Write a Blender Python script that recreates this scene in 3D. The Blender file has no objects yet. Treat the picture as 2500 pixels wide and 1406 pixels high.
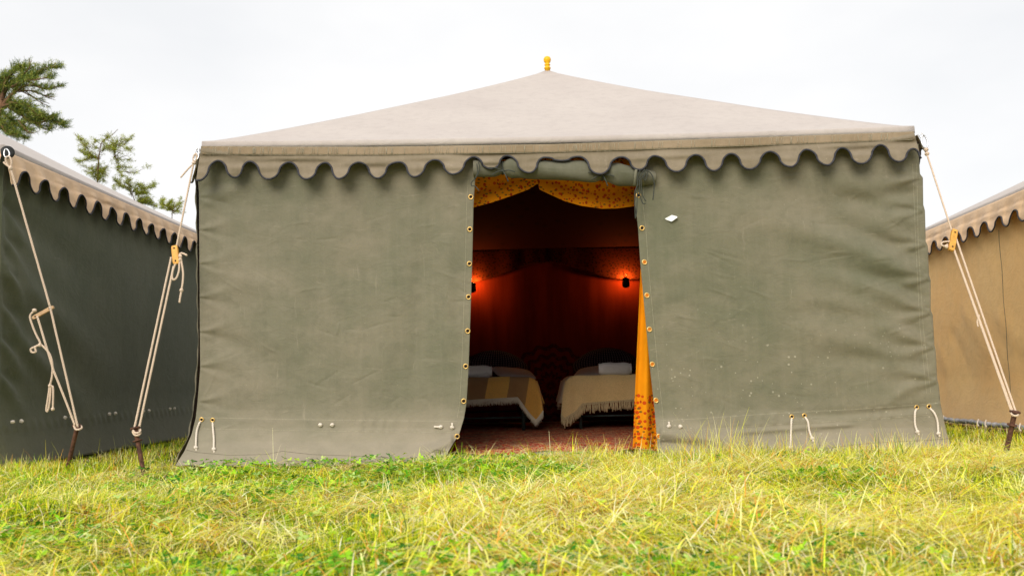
import bpy, math, random
import numpy as np
from mathutils import Vector, Matrix
random.seed(7); rng = np.random.default_rng(11)
PI = math.pi
S = bpy.context.scene
COL = S.collection

# ------------------------------------------------------------------ camera
FPX = 2275.0
CAMZ = 0.5
d_ = Vector((50/FPX, -222/FPX, -1)).normalized()
h_ = Vector((1, 0.0205, 0))
U_ = d_.cross(h_); U_ = U_ if U_.y > 0 else -U_
U_.normalize()
X_ = d_.cross(U_); X_.normalize()
R_ = Matrix((X_, d_, U_))             # camera local -> world
RN = np.array(R_)
def P(px, py, Y):
    dc = RN @ np.array([(px-1250)/FPX, (703-py)/FPX, -1.0])
    k = Y/dc[1]
    return np.array([dc[0]*k, Y, CAMZ+dc[2]*k])
def PA(px, py, Y):                    # vectorised
    px, py, Y = np.broadcast_arrays(np.asarray(px, float), np.asarray(py, float), np.asarray(Y, float))
    dc = np.stack([(px-1250)/FPX, (703-py)/FPX, -np.ones_like(px)], -1) @ RN.T
    k = Y/dc[..., 1]
    o = dc*k[..., None]; o[..., 2] += CAMZ
    return o
def proj(v):                          # world -> photo pixel
    v = np.asarray(v, float) - np.array([0, 0, CAMZ])
    c = v @ RN
    return 1250+FPX*c[..., 0]/(-c[..., 2]), 703-FPX*c[..., 1]/(-c[..., 2])

cd = bpy.data.cameras.new("camera"); cam = bpy.data.objects.new("camera", cd); COL.objects.link(cam)
cam.matrix_world = Matrix.Translation((0, 0, CAMZ)) @ R_.to_4x4()
cd.sensor_width = 36; cd.lens = FPX/2500*36; cd.clip_start = 0.05; cd.clip_end = 2000
cd.dof.use_dof = True; cd.dof.focus_distance = 6.0; cd.dof.aperture_fstop = 4.2
S.camera = cam
S.view_settings.view_transform = 'Standard'; S.view_settings.look = 'None'
S.view_settings.exposure = 0.95; S.view_settings.gamma = 1.0
S.render.resolution_x = 1024; S.render.resolution_y = 575

# ------------------------------------------------------------------ helpers
def tag(o, label=None, cat=None, group=None, kind=None):
    if label: o['label'] = label
    if cat: o['category'] = cat
    if group: o['group'] = group
    if kind: o['kind'] = kind
    return o
def empty(name, loc, label, cat, group=None):
    o = bpy.data.objects.new(name, None); COL.objects.link(o); o.location = loc
    o.empty_display_size = 0.1
    return tag(o, label, cat, group)
def link(name, me, mat=None, parent=None, smooth=True):
    o = bpy.data.objects.new(name, me); COL.objects.link(o)
    if mat is not None:
        for m in (mat if isinstance(mat, (list, tuple)) else [mat]): me.materials.append(m)
    if parent is not None:
        o.parent = parent
        m = Matrix.Identity(4); p = parent
        while p is not None:
            m = p.matrix_basis @ m if p.parent is None else p.matrix_parent_inverse @ p.matrix_basis @ m
            p = p.parent
        # world coordinates stay what the mesh says
        off = Vector((0, 0, 0)); p = parent
        while p is not None:
            off += p.location; p = p.parent
        if off.length > 0: me.transform(Matrix.Translation(-off))
    if smooth:
        me.polygons.foreach_set('use_smooth', [True]*len(me.polygons))
    return o
def mesh(name, v, f, mat=None, parent=None, smooth=True, mi=None):
    me = bpy.data.meshes.new(name)
    me.from_pydata([tuple(map(float, x)) for x in v], [], [tuple(int(i) for i in x) for x in f])
    if mi is not None: me.polygons.foreach_set('material_index', mi)
    me.update()
    return link(name, me, mat, parent, smooth)
class MB:
    def __init__(s): s.v = []; s.f = []; s.n = 0
    def add(s, v, f):
        s.v.extend([tuple(map(float, x)) for x in v]); s.f.extend([tuple(i+s.n for i in q) for q in f]); s.n = len(s.v); return s
    def box(s, a, b):
        (x0, y0, z0), (x1, y1, z1) = a, b
        v = [(x0,y0,z0),(x1,y0,z0),(x1,y1,z0),(x0,y1,z0),(x0,y0,z1),(x1,y0,z1),(x1,y1,z1),(x0,y1,z1)]
        return s.add(v, [(0,3,2,1),(4,5,6,7),(0,1,5,4),(1,2,6,5),(2,3,7,6),(3,0,4,7)])
    def tube(s, pts, r, seg=8, cap=True, flat=None):
        pts = np.asarray(pts, float); n = len(pts)
        r = np.broadcast_to(np.asarray(r, float), (n,))
        T = np.gradient(pts, axis=0); T /= np.linalg.norm(T, axis=1)[:, None]+1e-12
        ref = np.array([0, 0, 1.0]) if abs(T[0][2]) < .9 else np.array([1.0, 0, 0])
        N = np.cross(T[0], ref); N /= np.linalg.norm(N)
        v = []
        for i in range(n):
            N = N - T[i]*np.dot(N, T[i]); N /= np.linalg.norm(N)+1e-12
            B = np.cross(T[i], N)
            for k in range(seg):
                a = 2*PI*k/seg
                q = pts[i]+r[i]*(math.cos(a)*N+math.sin(a)*B)
                v.append(q)
        f = []
        for i in range(n-1):
            for k in range(seg):
                k2 = (k+1) % seg
                f.append((i*seg+k, i*seg+k2, (i+1)*seg+k2, (i+1)*seg+k))
        if cap:
            f.append(tuple(range(seg))[::-1]); f.append(tuple((n-1)*seg+k for k in range(seg)))
        return s.add(v, f)
    def lathe(s, prof, c, seg=20, axis=(0, 0, 1)):
        ax = Vector(axis).normalized(); q = Vector((0, 0, 1)).rotation_difference(ax)
        v = []
        for (r, z) in prof:
            for k in range(seg):
                a = 2*PI*k/seg
                p = q @ Vector((r*math.cos(a), r*math.sin(a), z)); v.append((p.x+c[0], p.y+c[1], p.z+c[2]))
        f = []
        for i in range(len(prof)-1):
            for k in range(seg):
                k2 = (k+1) % seg
                f.append((i*seg+k, i*seg+k2, (i+1)*seg+k2, (i+1)*seg+k))
        f.append(tuple(range(seg))[::-1]); f.append(tuple((len(prof)-1)*seg+k for k in range(seg)))
        return s.add(v, f)
    def torus(s, c, R, r, axis=(0, 1, 0), seg=20, sub=8, sx=1.0):
        q = Vector((0, 0, 1)).rotation_difference(Vector(axis).normalized())
        v = []
        for i in range(seg):
            a = 2*PI*i/seg
            for k in range(sub):
                b = 2*PI*k/sub
                p = q @ Vector(((R+r*math.cos(b))*math.cos(a)*sx, (R+r*math.cos(b))*math.sin(a), r*math.sin(b)))
                v.append((p.x+c[0], p.y+c[1], p.z+c[2]))
        f = [(i*sub+k, ((i+1) % seg)*sub+k, ((i+1) % seg)*sub+(k+1) % sub, i*sub+(k+1) % sub) for i in range(seg) for k in range(sub)]
        return s.add(v, f)
    def blob(s, c, r, sc=(1, 1, 1), seg=10, jit=0.12, rnd=random):
        v = []; f = []
        rings = seg//2+1
        for i in range(rings+1):
            th = PI*i/rings
            for k in range(seg):
                a = 2*PI*k/seg; rr = r*(1+jit*(rnd.random()-.5)*2)
                v.append((c[0]+rr*sc[0]*math.sin(th)*math.cos(a), c[1]+rr*sc[1]*math.sin(th)*math.sin(a), c[2]+rr*sc[2]*math.cos(th)))
        for i in range(rings):
            for k in range(seg):
                k2 = (k+1) % seg
                f.append((i*seg+k, (i+1)*seg+k, (i+1)*seg+k2, i*seg+k2))
        return s.add(v, f)
    def build(s, name, mat, parent=None, smooth=True):
        return mesh(name, s.v, s.f, mat, parent, smooth)
def grid(name, pts, mat, parent=None, thick=0.0, closed=False):
    n, m = pts.shape[:2]
    v = pts.reshape(-1, 3)
    i, j = np.meshgrid(np.arange(n-1), np.arange(m-1), indexing='ij')
    a = (i*m+j).ravel(); f = np.stack([a, a+1, a+m+1, a+m], 1)
    me = bpy.data.meshes.new(name)
    me.vertices.add(len(v)); me.vertices.foreach_set('co', v.astype(np.float32).ravel())
    me.loops.add(f.size); me.loops.foreach_set('vertex_index', f.astype(np.int32).ravel())
    me.polygons.add(len(f)); me.polygons.foreach_set('loop_start', np.arange(0, f.size, 4, dtype=np.int32))
    me.update(calc_edges=True); me.validate()
    o = link(name, me, mat, parent)
    if thick:
        md = o.modifiers.new('thickness', 'SOLIDIFY'); md.thickness = thick; md.offset = 0
    return o
def interp(tab, x):
    t = np.asarray(tab, float); return np.interp(x, t[:, 0], t[:, 1])
def smooth_path(pts, n=12):
    pts = np.asarray(pts, float); out = []
    Q = np.vstack([2*pts[0]-pts[1], pts, 2*pts[-1]-pts[-2]])
    for i in range(1, len(Q)-2):
        p0, p1, p2, p3 = Q[i-1], Q[i], Q[i+1], Q[i+2]
        for k in range(n):
            t = k/n
            out.append(.5*((2*p1)+(-p0+p2)*t+(2*p0-5*p1+4*p2-p3)*t*t+(-p0+3*p1-3*p2+p3)*t**3))
    out.append(pts[-1]); return np.array(out)
def resample(pts, step):
    pts = np.asarray(pts, float); L = np.r_[0, np.cumsum(np.linalg.norm(np.diff(pts, axis=0), axis=1))]
    n = max(3, int(L[-1]/step)); t = np.linspace(0, L[-1], n)
    return np.stack([np.interp(t, L, pts[:, k]) for k in range(3)], 1)
def rope(mb, pts, r, lay=None):
    """three strands laid round each other"""
    pts = resample(pts, max(r*1.1, .003)); n = len(pts)
    T = np.gradient(pts, axis=0); T /= np.linalg.norm(T, axis=1)[:, None]+1e-12
    ref = np.array([0, 0, 1.0]) if abs(T[0][2]) < .9 else np.array([0, 1.0, 0])
    N = np.cross(T[0], ref); N /= np.linalg.norm(N)
    L = np.r_[0, np.cumsum(np.linalg.norm(np.diff(pts, axis=0), axis=1))]
    Ns = []
    for i in range(n):
        N = N-T[i]*np.dot(N, T[i]); N /= np.linalg.norm(N); Ns.append(N)
    Ns = np.array(Ns); Bs = np.cross(T, Ns)
    pitch = r*7
    for k in range(3):
        a = 2*PI*(L/pitch+k/3)
        mb.tube(pts+r*.5*(np.cos(a)[:, None]*Ns+np.sin(a)[:, None]*Bs), r*.58, seg=5)
    return mb

_perm = rng.random((8, 256, 256))
def vnoise(x, y, seed=0):
    g = _perm[seed % 8]
    x = np.asarray(x, float)+1000; y = np.asarray(y, float)+1000
    xi = np.floor(x).astype(int); yi = np.floor(y).astype(int)
    fx = x-xi; fy = y-yi; fx = fx*fx*(3-2*fx); fy = fy*fy*(3-2*fy)
    a = g[xi % 256, yi % 256]; b = g[(xi+1) % 256, yi % 256]; c = g[xi % 256, (yi+1) % 256]; d = g[(xi+1) % 256, (yi+1) % 256]
    return (a*(1-fx)+b*fx)*(1-fy)+(c*(1-fx)+d*fx)*fy-.5
def fbm(x, y, seed=0, o=4):
    s = 0; a = 1
    for k in range(o): s = s+a*vnoise(x*2**k+k*17.3, y*2**k-k*9.1, seed+k); a *= .5
    return s

# ------------------------------------------------------------------ materials
class NT:
    def __init__(s, name):
        s.m = bpy.data.materials.new(name); s.m.use_nodes = True; s.t = s.m.node_tree; s.t.nodes.clear()
        s.out = s.n('ShaderNodeOutputMaterial')
    def n(s, typ, **kw):
        nd = s.t.nodes.new(typ)
        for k, v in kw.items():
            if k == 'ins':
                for a, b in v.items():
                    if isinstance(b, bpy.types.NodeSocket): s.t.links.new(b, nd.inputs[a])
                    else: nd.inputs[a].default_value = b
            else: setattr(nd, k, v)
        return nd
    def coord(s, scale=(1, 1, 1), rot=(0, 0, 0), loc=(0, 0, 0)):
        c = s.n('ShaderNodeNewGeometry')
        m = s.n('ShaderNodeMapping', ins={'Vector': c.outputs['Position'], 'Scale': scale, 'Rotation': rot, 'Location': loc})
        return m.outputs[0]
    def noise(s, vec, scale, detail=3, rough=.55, dist=0):
        return s.n('ShaderNodeTexNoise', ins={'Vector': vec, 'Scale': scale, 'Detail': detail, 'Roughness': rough, 'Distortion': dist}).outputs[0]
    def ramp(s, fac, stops, interp='LINEAR'):
        r = s.n('ShaderNodeValToRGB', ins={'Fac': fac}); e = r.color_ramp; e.interpolation = interp
        while len(e.elements) < len(stops): e.elements.new(.5)
        for i, (p, c) in enumerate(stops):
            e.elements[i].position = p; e.elements[i].color = (*c, 1) if len(c) == 3 else c
        return r.outputs[0]
    def fac(s, v, a, b, lo=0., hi=1.):
        return s.n('ShaderNodeMapRange', ins={0: v, 1: a, 2: b, 3: lo, 4: hi}).outputs[0]
    def mix(s, f, a, b, mode='MIX'):
        nd = s.n('ShaderNodeMix', data_type='RGBA', blend_type=mode)
        for i, v in ((0, f), (6, a), (7, b)):
            if isinstance(v, bpy.types.NodeSocket): s.t.links.new(v, nd.inputs[i])
            else: nd.inputs[i].default_value = v if i == 0 else ((*v, 1) if len(v) == 3 else v)
        return nd.outputs[2]
    def math(s, op, a, b=0.):
        nd = s.n('ShaderNodeMath', operation=op)
        for i, v in ((0, a), (1, b)):
            if isinstance(v, bpy.types.NodeSocket): s.t.links.new(v, nd.inputs[i])
            else: nd.inputs[i].default_value = v
        return nd.outputs[0]
    def bump(s, h, strength, dist):
        return s.n('ShaderNodeBump', ins={'Height': h, 'Strength': strength, 'Distance': dist}).outputs[0]
    def pr(s, col, rough=.8, normal=None, metallic=0., spec=.3, sheen=0.):
        b = s.n('ShaderNodeBsdfPrincipled')
        for k, v in (('Base Color', col), ('Roughness', rough), ('Metallic', metallic), ('Specular IOR Level', spec), ('Sheen Weight', sheen)):
            if isinstance(v, bpy.types.NodeSocket): s.t.links.new(v, b.inputs[k])
            else: b.inputs[k].default_value = (*v, 1) if isinstance(v, tuple) and len(v) == 3 else v
        if normal is not None: s.t.links.new(normal, b.inputs['Normal'])
        return b.outputs[0]
    def done(s, sh): s.t.links.new(sh, s.out.inputs['Surface']); return s.m
def sepz(k):
    g = k.n('ShaderNodeNewGeometry'); x = k.n('ShaderNodeSeparateXYZ', ins={0: g.outputs['Position']}); return x.outputs

def canvas(name, c1, c2, dust=(.40, .35, .28), dustamt=.5, spots=False, dusty_low=True, bright=1.0):
    k = NT(name)
    v = k.coord()
    big = k.noise(v, 1.6, 4, .6)
    col = k.mix(k.fac(big, .35, .65), c1, c2)
    st = k.noise(k.coord((9, 9, .7)), 3.0, 3, .6)              # faint vertical fading
    col = k.mix(k.math('MULTIPLY', k.fac(st, .45, .75), .09), col, dust)
    mid = k.noise(v, 14, 5, .65)
    col = k.mix(k.math('MULTIPLY', k.fac(mid, .48, .72), .32), col, tuple(x*.72 for x in c1))
    sp = k.n('ShaderNodeTexVoronoi', ins={'Vector': k.coord((1, 1, .45)), 'Scale': 30.0, 'Randomness': 1.0}).outputs[0]
    sel = k.noise(v, 5.0, 2)
    spk = k.math('MULTIPLY', k.fac(sp, .07, .03), k.fac(sel, .56, .66))
    col = k.mix(k.math('MULTIPLY', spk, .5), col, tuple(x*1.25 for x in dust))
    # scuffs: thin pale scratches
    sc = k.noise(k.coord((2.2, 2.2, 14), (.5, .4, .2)), 2.6, 6, .75, .6)
    sc2 = k.noise(k.coord((14, 14, 1.6), (.2, .3, .1)), 2.1, 6, .75, .5)
    col = k.mix(k.math('MULTIPLY', k.fac(k.math('MAXIMUM', sc, sc2), .62, .74), .45), col, dust)
    if dusty_low:
        z = sepz(k)[2]
        lo = k.math('ADD', k.fac(z, .42, .05), k.math('MULTIPLY', k.math('SUBTRACT', k.noise(k.coord((2, 2, 4)), 3, 4), .5), .9))
        col = k.mix(k.math('MULTIPLY', k.math('MAXIMUM', k.math('MINIMUM', lo, 1.), 0.), dustamt), col, dust)
    if spots:
        vo = k.n('ShaderNodeTexVoronoi', ins={'Vector': v, 'Scale': 25.0, 'Randomness': 1.0})
        x = sepz(k)
        area = k.math('MULTIPLY', k.fac(x[2], 1.0, .55), k.fac(k.noise(v, 2.2, 3), .36, .52))
        rad = k.fac(k.noise(v, 9, 1), .4, .7, .05, .2)
        col = k.mix(k.math('MULTIPLY', k.math('MULTIPLY', k.math('LESS_THAN', vo.outputs[0], rad), area), .55), col, (.50, .46, .36))
    wv = k.noise(k.coord((1, 1, 1)), 420, 2, .7)
    wr = k.noise(v, 26, 6, .7)
    cr = k.noise(k.coord((1, 1, 1.6)), 4.5, 7, .62, 1.2)
    cre = k.math('POWER', k.math('SUBTRACT', 1., k.math('MULTIPLY', k.math('ABSOLUTE', k.math('SUBTRACT', cr, .5)), 5.)), 3.)
    nb = k.bump(k.math('ADD', k.math('MULTIPLY', k.math('MAXIMUM', cre, 0.), .35), k.math('ADD', k.math('MULTIPLY', wv, .12), k.math('MULTIPLY', wr, .55))), .55, .005)
    col = k.mix(k.math('MULTIPLY', k.fac(wv, .3, .7), .10), col, tuple(x*.5 for x in c1))
    return k.done(k.pr(col, .85, nb, spec=.2, sheen=.15))
def simple(name, c, rough=.7, nscale=30, namp=.25, metallic=0., bumpd=.002, spec=.3):
    k = NT(name); v = k.coord(); n = k.noise(v, nscale, 4, .6)
    col = k.mix(k.fac(n, .3, .7), tuple(x*(1-namp) for x in c), tuple(min(1, x*(1+namp)) for x in c))
    return k.done(k.pr(col, rough, k.bump(n, .6, bumpd), metallic, spec))

M = {}
M['wall'] = canvas('olive_canvas', (.158, .156, .104), (.226, .200, .142), dust=(.38, .325, .25), dustamt=.62)
M['wall_spot'] = canvas('olive_canvas_spotted', (.142, .144, .092), (.206, .186, .128), dust=(.37, .315, .24), dustamt=.58, spots=True)
M['roof'] = canvas('roof_canvas', (.47, .415, .385), (.51, .455, .42), dust=(.54, .48, .43), dusty_low=False)
M['val'] = canvas('valance_canvas', (.195, .158, .104), (.262, .214, .150), dust=(.50, .41, .32), dusty_low=False)
M['wall_dark'] = canvas('dark_green_canvas', (.094, .106, .062), (.122, .128, .078), dust=(.24, .22, .18), dustamt=.35)
M['tan_val'] = canvas('tan_valance_canvas', (.66, .45, .27), (.74, .52, .33), dust=(.7, .52, .36), dusty_low=False)
M['tan_wall'] = canvas('tan_canvas', (.93, .55, .20), (.95, .61, .25), dust=(.70, .50, .28), dustamt=.4)
M['roll'] = canvas('rolled_canvas', (.122, .122, .082), (.160, .150, .108), dusty_low=False)
M['band'] = canvas('seam_band_canvas', (.235, .175, .105), (.31, .235, .155), dust=(.52, .42, .30), dusty_low=False)
M['trim'] = simple('dark_binding', (.034, .034, .042), .6, 60, .5)
M['stitch'] = simple('pale_thread', (.36, .33, .24), .9, 200, .4)
M['cord_seam'] = simple('seam_shadow_thread', (.12, .10, .07), .9, 100, .4)  # dark brown thread of the skirt and wall seams
M['brass'] = simple('brass', (.75, .50, .18), .38, 80, .2, metallic=.9)
M['hole'] = simple('eyelet_hole_dark', (.012, .008, .006), .9)  # near-black colour painted for the darkness inside openings
M['hole_or'] = simple('eyelet_hole_orange', (.55, .16, .01), .9)
M['rope'] = simple('natural_rope', (.66, .52, .40), .9, 300, .25, bumpd=.001)
M['rope_w'] = simple('white_rope', (.72, .64, .55), .9, 300, .2, bumpd=.001)
M['wood'] = simple('runner_wood', (.70, .36, .07), .5, 40, .2)
M['wood2'] = simple('pale_runner_wood', (.55, .36, .20), .6, 40, .2)
M['steel'] = simple('steel', (.62, .62, .64), .3, 60, .1, metallic=1.)
M['rust'] = simple('rusty_iron', (.105, .048, .030), .85, 50, .6, bumpd=.004)
M['yellow'] = simple('yellow_paint', (.85, .46, .01), .45, 20, .08)
M['tiecord'] = simple('dark_green_cord', (.05, .055, .045), .8, 200, .3)
M['white_cloth'] = simple('white_terry', (.93, .91, .93), .95, 260, .12, bumpd=.006)
M['pillow_w'] = simple('white_cotton', (.60, .54, .50), .9, 60, .06)
M['mattress'] = simple('mattress_dark', (.05, .045, .05), .9, 60, .2)
M['frame'] = simple('green_black_metal', (.035, .05, .045), .4, 60, .2, metallic=.3)
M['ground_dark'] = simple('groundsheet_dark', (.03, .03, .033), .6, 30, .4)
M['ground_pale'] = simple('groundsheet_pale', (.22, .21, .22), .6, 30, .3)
M['label'] = simple('white_label', (.85, .85, .83), .6, 30, .04)
M['lantern'] = simple('black_lantern_metal', (.02, .015, .015), .4, 30, .2, metallic=.5)
M['patch'] = simple('black_rubber_patch', (.02, .022, .022), .6, 40, .3)
M['tape'] = simple('silver_sheet', (.34, .34, .37), .35, 14, .5)

def printed(name, base, zprint=None, dens=34., lining=False, gain=1.):
    k = NT(name); v = k.coord((1, .25, 1))
    n = k.noise(k.coord(), 6, 3)
    col = k.mix(k.fac(n, .3, .7), base, tuple(x*.86 for x in base))
    for i, (sc, rad, c, sx) in enumerate(((dens, .36, (.62, .05, .008), (1, .25, 1)), (dens*.8, .24, (.16, .10, .02), (1, .25, 1.5)), (dens*.55, .22, (.45, .02, .01), (1.5, .25, 1)))):
        vo = k.n('ShaderNodeTexVoronoi', ins={'Vector': k.coord(sx, (0, .35*i, 0), (i*3.1, 0, i*1.7)), 'Scale': sc, 'Randomness': .55})
        f = k.math('LESS_THAN', vo.outputs[0], rad); c = tuple(q*gain for q in c)
        if zprint is not None: f = k.math('MULTIPLY', f, k.math('LESS_THAN', sepz(k)[2], zprint))
        col = k.mix(k.math('MULTIPLY', f, .9), col, c)
    w = k.noise(k.coord(), 300, 2)
    sh = k.pr(col, .85, k.bump(w, .3, .002), spec=.15)
    tr = k.n('ShaderNodeBsdfTranslucent', ins={'Color': col}).outputs[0]
    ms = k.n('ShaderNodeMixShader', ins={0: .25, 1: sh, 2: tr}).outputs[0]
    return k.done(ms)
M['orange'] = printed('orange_print', (.97, .34, .005), None, 34)
M['curtain'] = printed('orange_curtain', (.97, .37, .005), .395, 30)
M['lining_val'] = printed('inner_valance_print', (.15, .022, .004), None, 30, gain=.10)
def lining():
    k = NT('red_lining'); g = sepz(k)
    n = k.noise(k.coord((5, 5, .6)), 2.5, 3)
    col = k.mix(k.fac(n, .3, .7), (.13, .011, .003), (.20, .020, .005))
    # woven medallion on the back wall
    cx, cz = .20, .42
    dx = k.math('SUBTRACT', g[0], cx); dz = k.math('SUBTRACT', g[2], cz)
    r = k.math('SQRT', k.math('ADD', k.math('MULTIPLY', dx, dx), k.math('MULTIPLY', dz, dz)))
    ang = k.math('ARCTAN2', dz, dx)
    rw = k.math('ADD', r, k.math('MULTIPLY', k.math('SINE', k.math('MULTIPLY', ang, 16.)), .018))
    ring = k.math('GREATER_THAN', k.math('SINE', k.math('MULTIPLY', rw, 62.)), .15)
    fl = k.n('ShaderNodeTexVoronoi', ins={'Vector': k.coord(), 'Scale': 26.0}).outputs[0]
    pat = k.math('MULTIPLY', k.math('MAXIMUM', k.math('MULTIPLY', ring, k.math('GREATER_THAN', fl, .3)), k.math('LESS_THAN', fl, .2)), k.math('LESS_THAN', rw, .46))
    col = k.mix(k.math('MULTIPLY', pat, .8), col, (.035, .008, .005))
    return k.done(k.pr(col, .9, k.bump(k.noise(k.coord(), 250, 2), .3, .002), spec=.1))
M['lining'] = lining()
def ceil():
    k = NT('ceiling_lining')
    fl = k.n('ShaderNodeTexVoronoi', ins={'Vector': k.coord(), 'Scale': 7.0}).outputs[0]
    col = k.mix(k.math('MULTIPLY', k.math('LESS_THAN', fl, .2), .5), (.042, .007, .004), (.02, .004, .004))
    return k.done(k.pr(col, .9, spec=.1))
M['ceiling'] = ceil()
def rugm():
    k = NT('rug_pile'); v = k.coord((1, 1, 1))
    n = k.noise(k.coord((1, 1, 1)), 22, 4, .7); n2 = k.noise(k.coord(), 5, 3, .6, 1.)
    col = k.ramp(n, [(.0, (.04, .02, .03)), (.36, (.48, .03, .02)), (.46, (.58, .36, .18)), (.53, (.55, .03, .02)), (.60, (.07, .04, .04)), (.68, (.70, .48, .28))], 'CONSTANT')
    col = k.mix(k.math('MULTIPLY', k.fac(n2, .45, .6), .6), col, (.20, .11, .07))
    return k.done(k.pr(col, .95, k.bump(k.noise(v, 180, 3), .6, .005), spec=.05))
M['rug'] = rugm()
def throwm(name, stripes):
    k = NT(name); g = sepz(k)
    wv = k.noise(k.coord(), 230, 3, .8)
    if stripes:
        u = k.math('ADD', g[0], k.math('MULTIPLY', k.math('SUBTRACT', g[2], .45), -.18))
        u = k.math('ADD', u, k.math('MULTIPLY', k.math('SUBTRACT', k.noise(k.coord(), 3, 2), .5), .03))
        col = k.ramp(k.fac(u, -.80, .20), [(.0, (.38, .22, .10)), (.385, (.95, .56, .14)), (.575, (.42, .24, .10)), (.755, (.93, .50, .11)), (.93, (.48, .28, .11))], 'CONSTANT')
    else:
        col = k.mix(k.fac(k.noise(k.coord(), 4, 3), .3, .7), (.88, .62, .28), (.93, .68, .33))
    col = k.mix(k.math('MULTIPLY', k.fac(wv, .4, .65), .45), col, (.12, .07, .03))
    return k.done(k.pr(col, .95, k.bump(wv, .7, .004), spec=.1, sheen=.3))
M['throw_l'] = throwm('striped_wool', True); M['throw_r'] = throwm('beige_wool', False)
M['fringe_l'] = simple('cream_fringe', (.66, .58, .46), .95, 200, .2)
M['fringe_r'] = simple('tan_fringe', (.58, .44, .25), .95, 200, .2)
def dotm():
    k = NT('dotted_cushion')
    tc = k.n('ShaderNodeTexCoord').outputs['UV']
    m = k.n('ShaderNodeMapping', ins={'Vector': tc, 'Scale': (26, 18, 1)}).outputs[0]
    fr = k.n('ShaderNodeVectorMath', operation='FRACTION', ins={0: m}).outputs[0]
    dd = k.n('ShaderNodeVectorMath', operation='DISTANCE', ins={0: fr, 1: (.5, .5, 0)}).outputs['Value']
    col = k.mix(k.math('LESS_THAN', dd, .27), (.012, .004, .008), (.20, .15, .15))
    return k.done(k.pr(col, .9))
M['dots'] = dotm()
def bulbm():
    k = NT('lit_bulb'); e = k.n('ShaderNodeEmission', ins={0: (1, .35, .08, 1), 1: 6.}); return k.done(e.outputs[0])
M['bulb'] = bulbm()
def soil():
    k = NT('turf_soil'); v = k.coord(); n = k.noise(v, 9, 5, .7)
    col = k.ramp(n, [(.3, (.03, .03, .012)), (.5, (.07, .08, .02)), (.7, (.16, .13, .06))])
    return k.done(k.pr(col, .95, k.bump(k.noise(v, 60, 5, .7), 1., .02)))
M['soil'] = soil()
def leafm(name, trans=.35, rough=.75):
    k = NT(name); a = k.n('ShaderNodeAttribute', attribute_name='tint').outputs['Color']
    tc = k.mix(1., a, (1.25, 1.15, .55), 'MULTIPLY')
    sh = k.pr(a, rough, spec=.08); tr = k.n('ShaderNodeBsdfTranslucent', ins={'Color': tc}).outputs[0]
    return k.done(k.n('ShaderNodeMixShader', ins={0: trans, 1: sh, 2: tr}).outputs[0])
M['grass'] = leafm('grass_blades', .22); M['needles'] = leafm('needles', .2, .7)
M['bark'] = simple('bark', (.16, .085, .045), .9, 12, .4, bumpd=.02)

# ------------------------------------------------------------------ terrain
def ground_h(x, y):
    h = .060*fbm(x*1.1, y*1.1, 0, 3)+.045*fbm(x*4, y*4, 2, 3)
    near = np.clip((5.6-y)/1.0, 0, 1)
    h = h*(.30+.70*near)
    # mounds of mown hay in the foreground
    for (mx, my, a, r) in ((1.05, 2.75, .045, .33), (-.2, 2.5, .02, .4), (.35, 3.3, .03, .35), (-1.5, 3.6, .02, .5), (1.9, 4.0, .03, .4), (2.4, 4.9, .03, .35), (.0, 4.7, .02, .4)):
        h = h+a*np.exp(-((x-mx)**2+(y-my)**2)/(2*r*r))*near
    return h-.012
gx = np.r_[-400, -120, -40, -15, np.arange(-8, 8.01, .1), 15, 40, 120, 400]
gy = np.r_[-60, -20, -6, np.arange(.4, 12.01, .1), 16, 30, 80, 250, 900]
GX, GY = np.meshgrid(gx, gy, indexing='ij')
gp = np.stack([GX, GY, ground_h(GX, GY)], -1)
o = grid('ground', gp.transpose(1, 0, 2), M['soil']); tag(o, kind='structure')

# ------------------------------------------------------------------ grass
def blade_mesh(name, base, dirv, up, length, width, col, segs, curl, label):
    """ribbons: base (n,3), horizontal lean dir (n,2), up amount, curl -> arc"""
    n = len(base)
    t = np.linspace(0, 1, segs+1)
    wdir = np.stack([-dirv[:, 1], dirv[:, 0], np.zeros(n)], 1)
    V = np.zeros((n, segs+1, 2, 3))
    for i, tt in enumerate(t):
        ang = up - curl*tt                      # elevation angle along blade
        if i == 0: pos = base.copy()
        else:
            st = (length/segs)[:, None]
            pos = pos+st*np.stack([np.cos(ang)*dirv[:, 0], np.cos(ang)*dirv[:, 1], np.sin(ang)], 1)
        w = (width*(1-tt**1.5*.85)*.5)[:, None]
        V[:, i, 0] = pos-wdir*w; V[:, i, 1] = pos+wdir*w
    nv = (segs+1)*2
    vv = V.reshape(-1, 3)
    b = (np.arange(n)*nv)[:, None, None]
    q = np.array([[2*i, 2*i+1, 2*i+3, 2*i+2] for i in range(segs)])[None]
    f = (b+q).reshape(-1, 4)
    return vv, f, np.repeat(col, nv, axis=0)
def poly_soup(name, parts, mat, label=None, kind=None, parent=None):
    off = 0; vs = []; fs = []; cs = []
    for v, f, c in parts: vs.append(v); fs.append(f+off); cs.append(c); off += len(v)
    v = np.concatenate(vs).astype(np.float32); f = np.concatenate(fs).astype(np.int32); c = np.concatenate(cs)
    me = bpy.data.meshes.new(name)
    me.vertices.add(len(v)); me.vertices.foreach_set('co', v.ravel())
    me.loops.add(f.size); me.loops.foreach_set('vertex_index', f.ravel())
    me.polygons.add(len(f)); me.polygons.foreach_set('loop_start', np.arange(0, f.size, 4, dtype=np.int32))
    me.update(calc_edges=True)
    at = me.attributes.new('tint', 'FLOAT_COLOR', 'POINT')
    at.data.foreach_set('color', np.concatenate([c, np.ones((len(c), 1))], 1).astype(np.float32).ravel())
    o = link(name, me, mat, parent, smooth=False)
    if kind: tag(o, label, 'grass', kind=kind)
    return o
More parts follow.
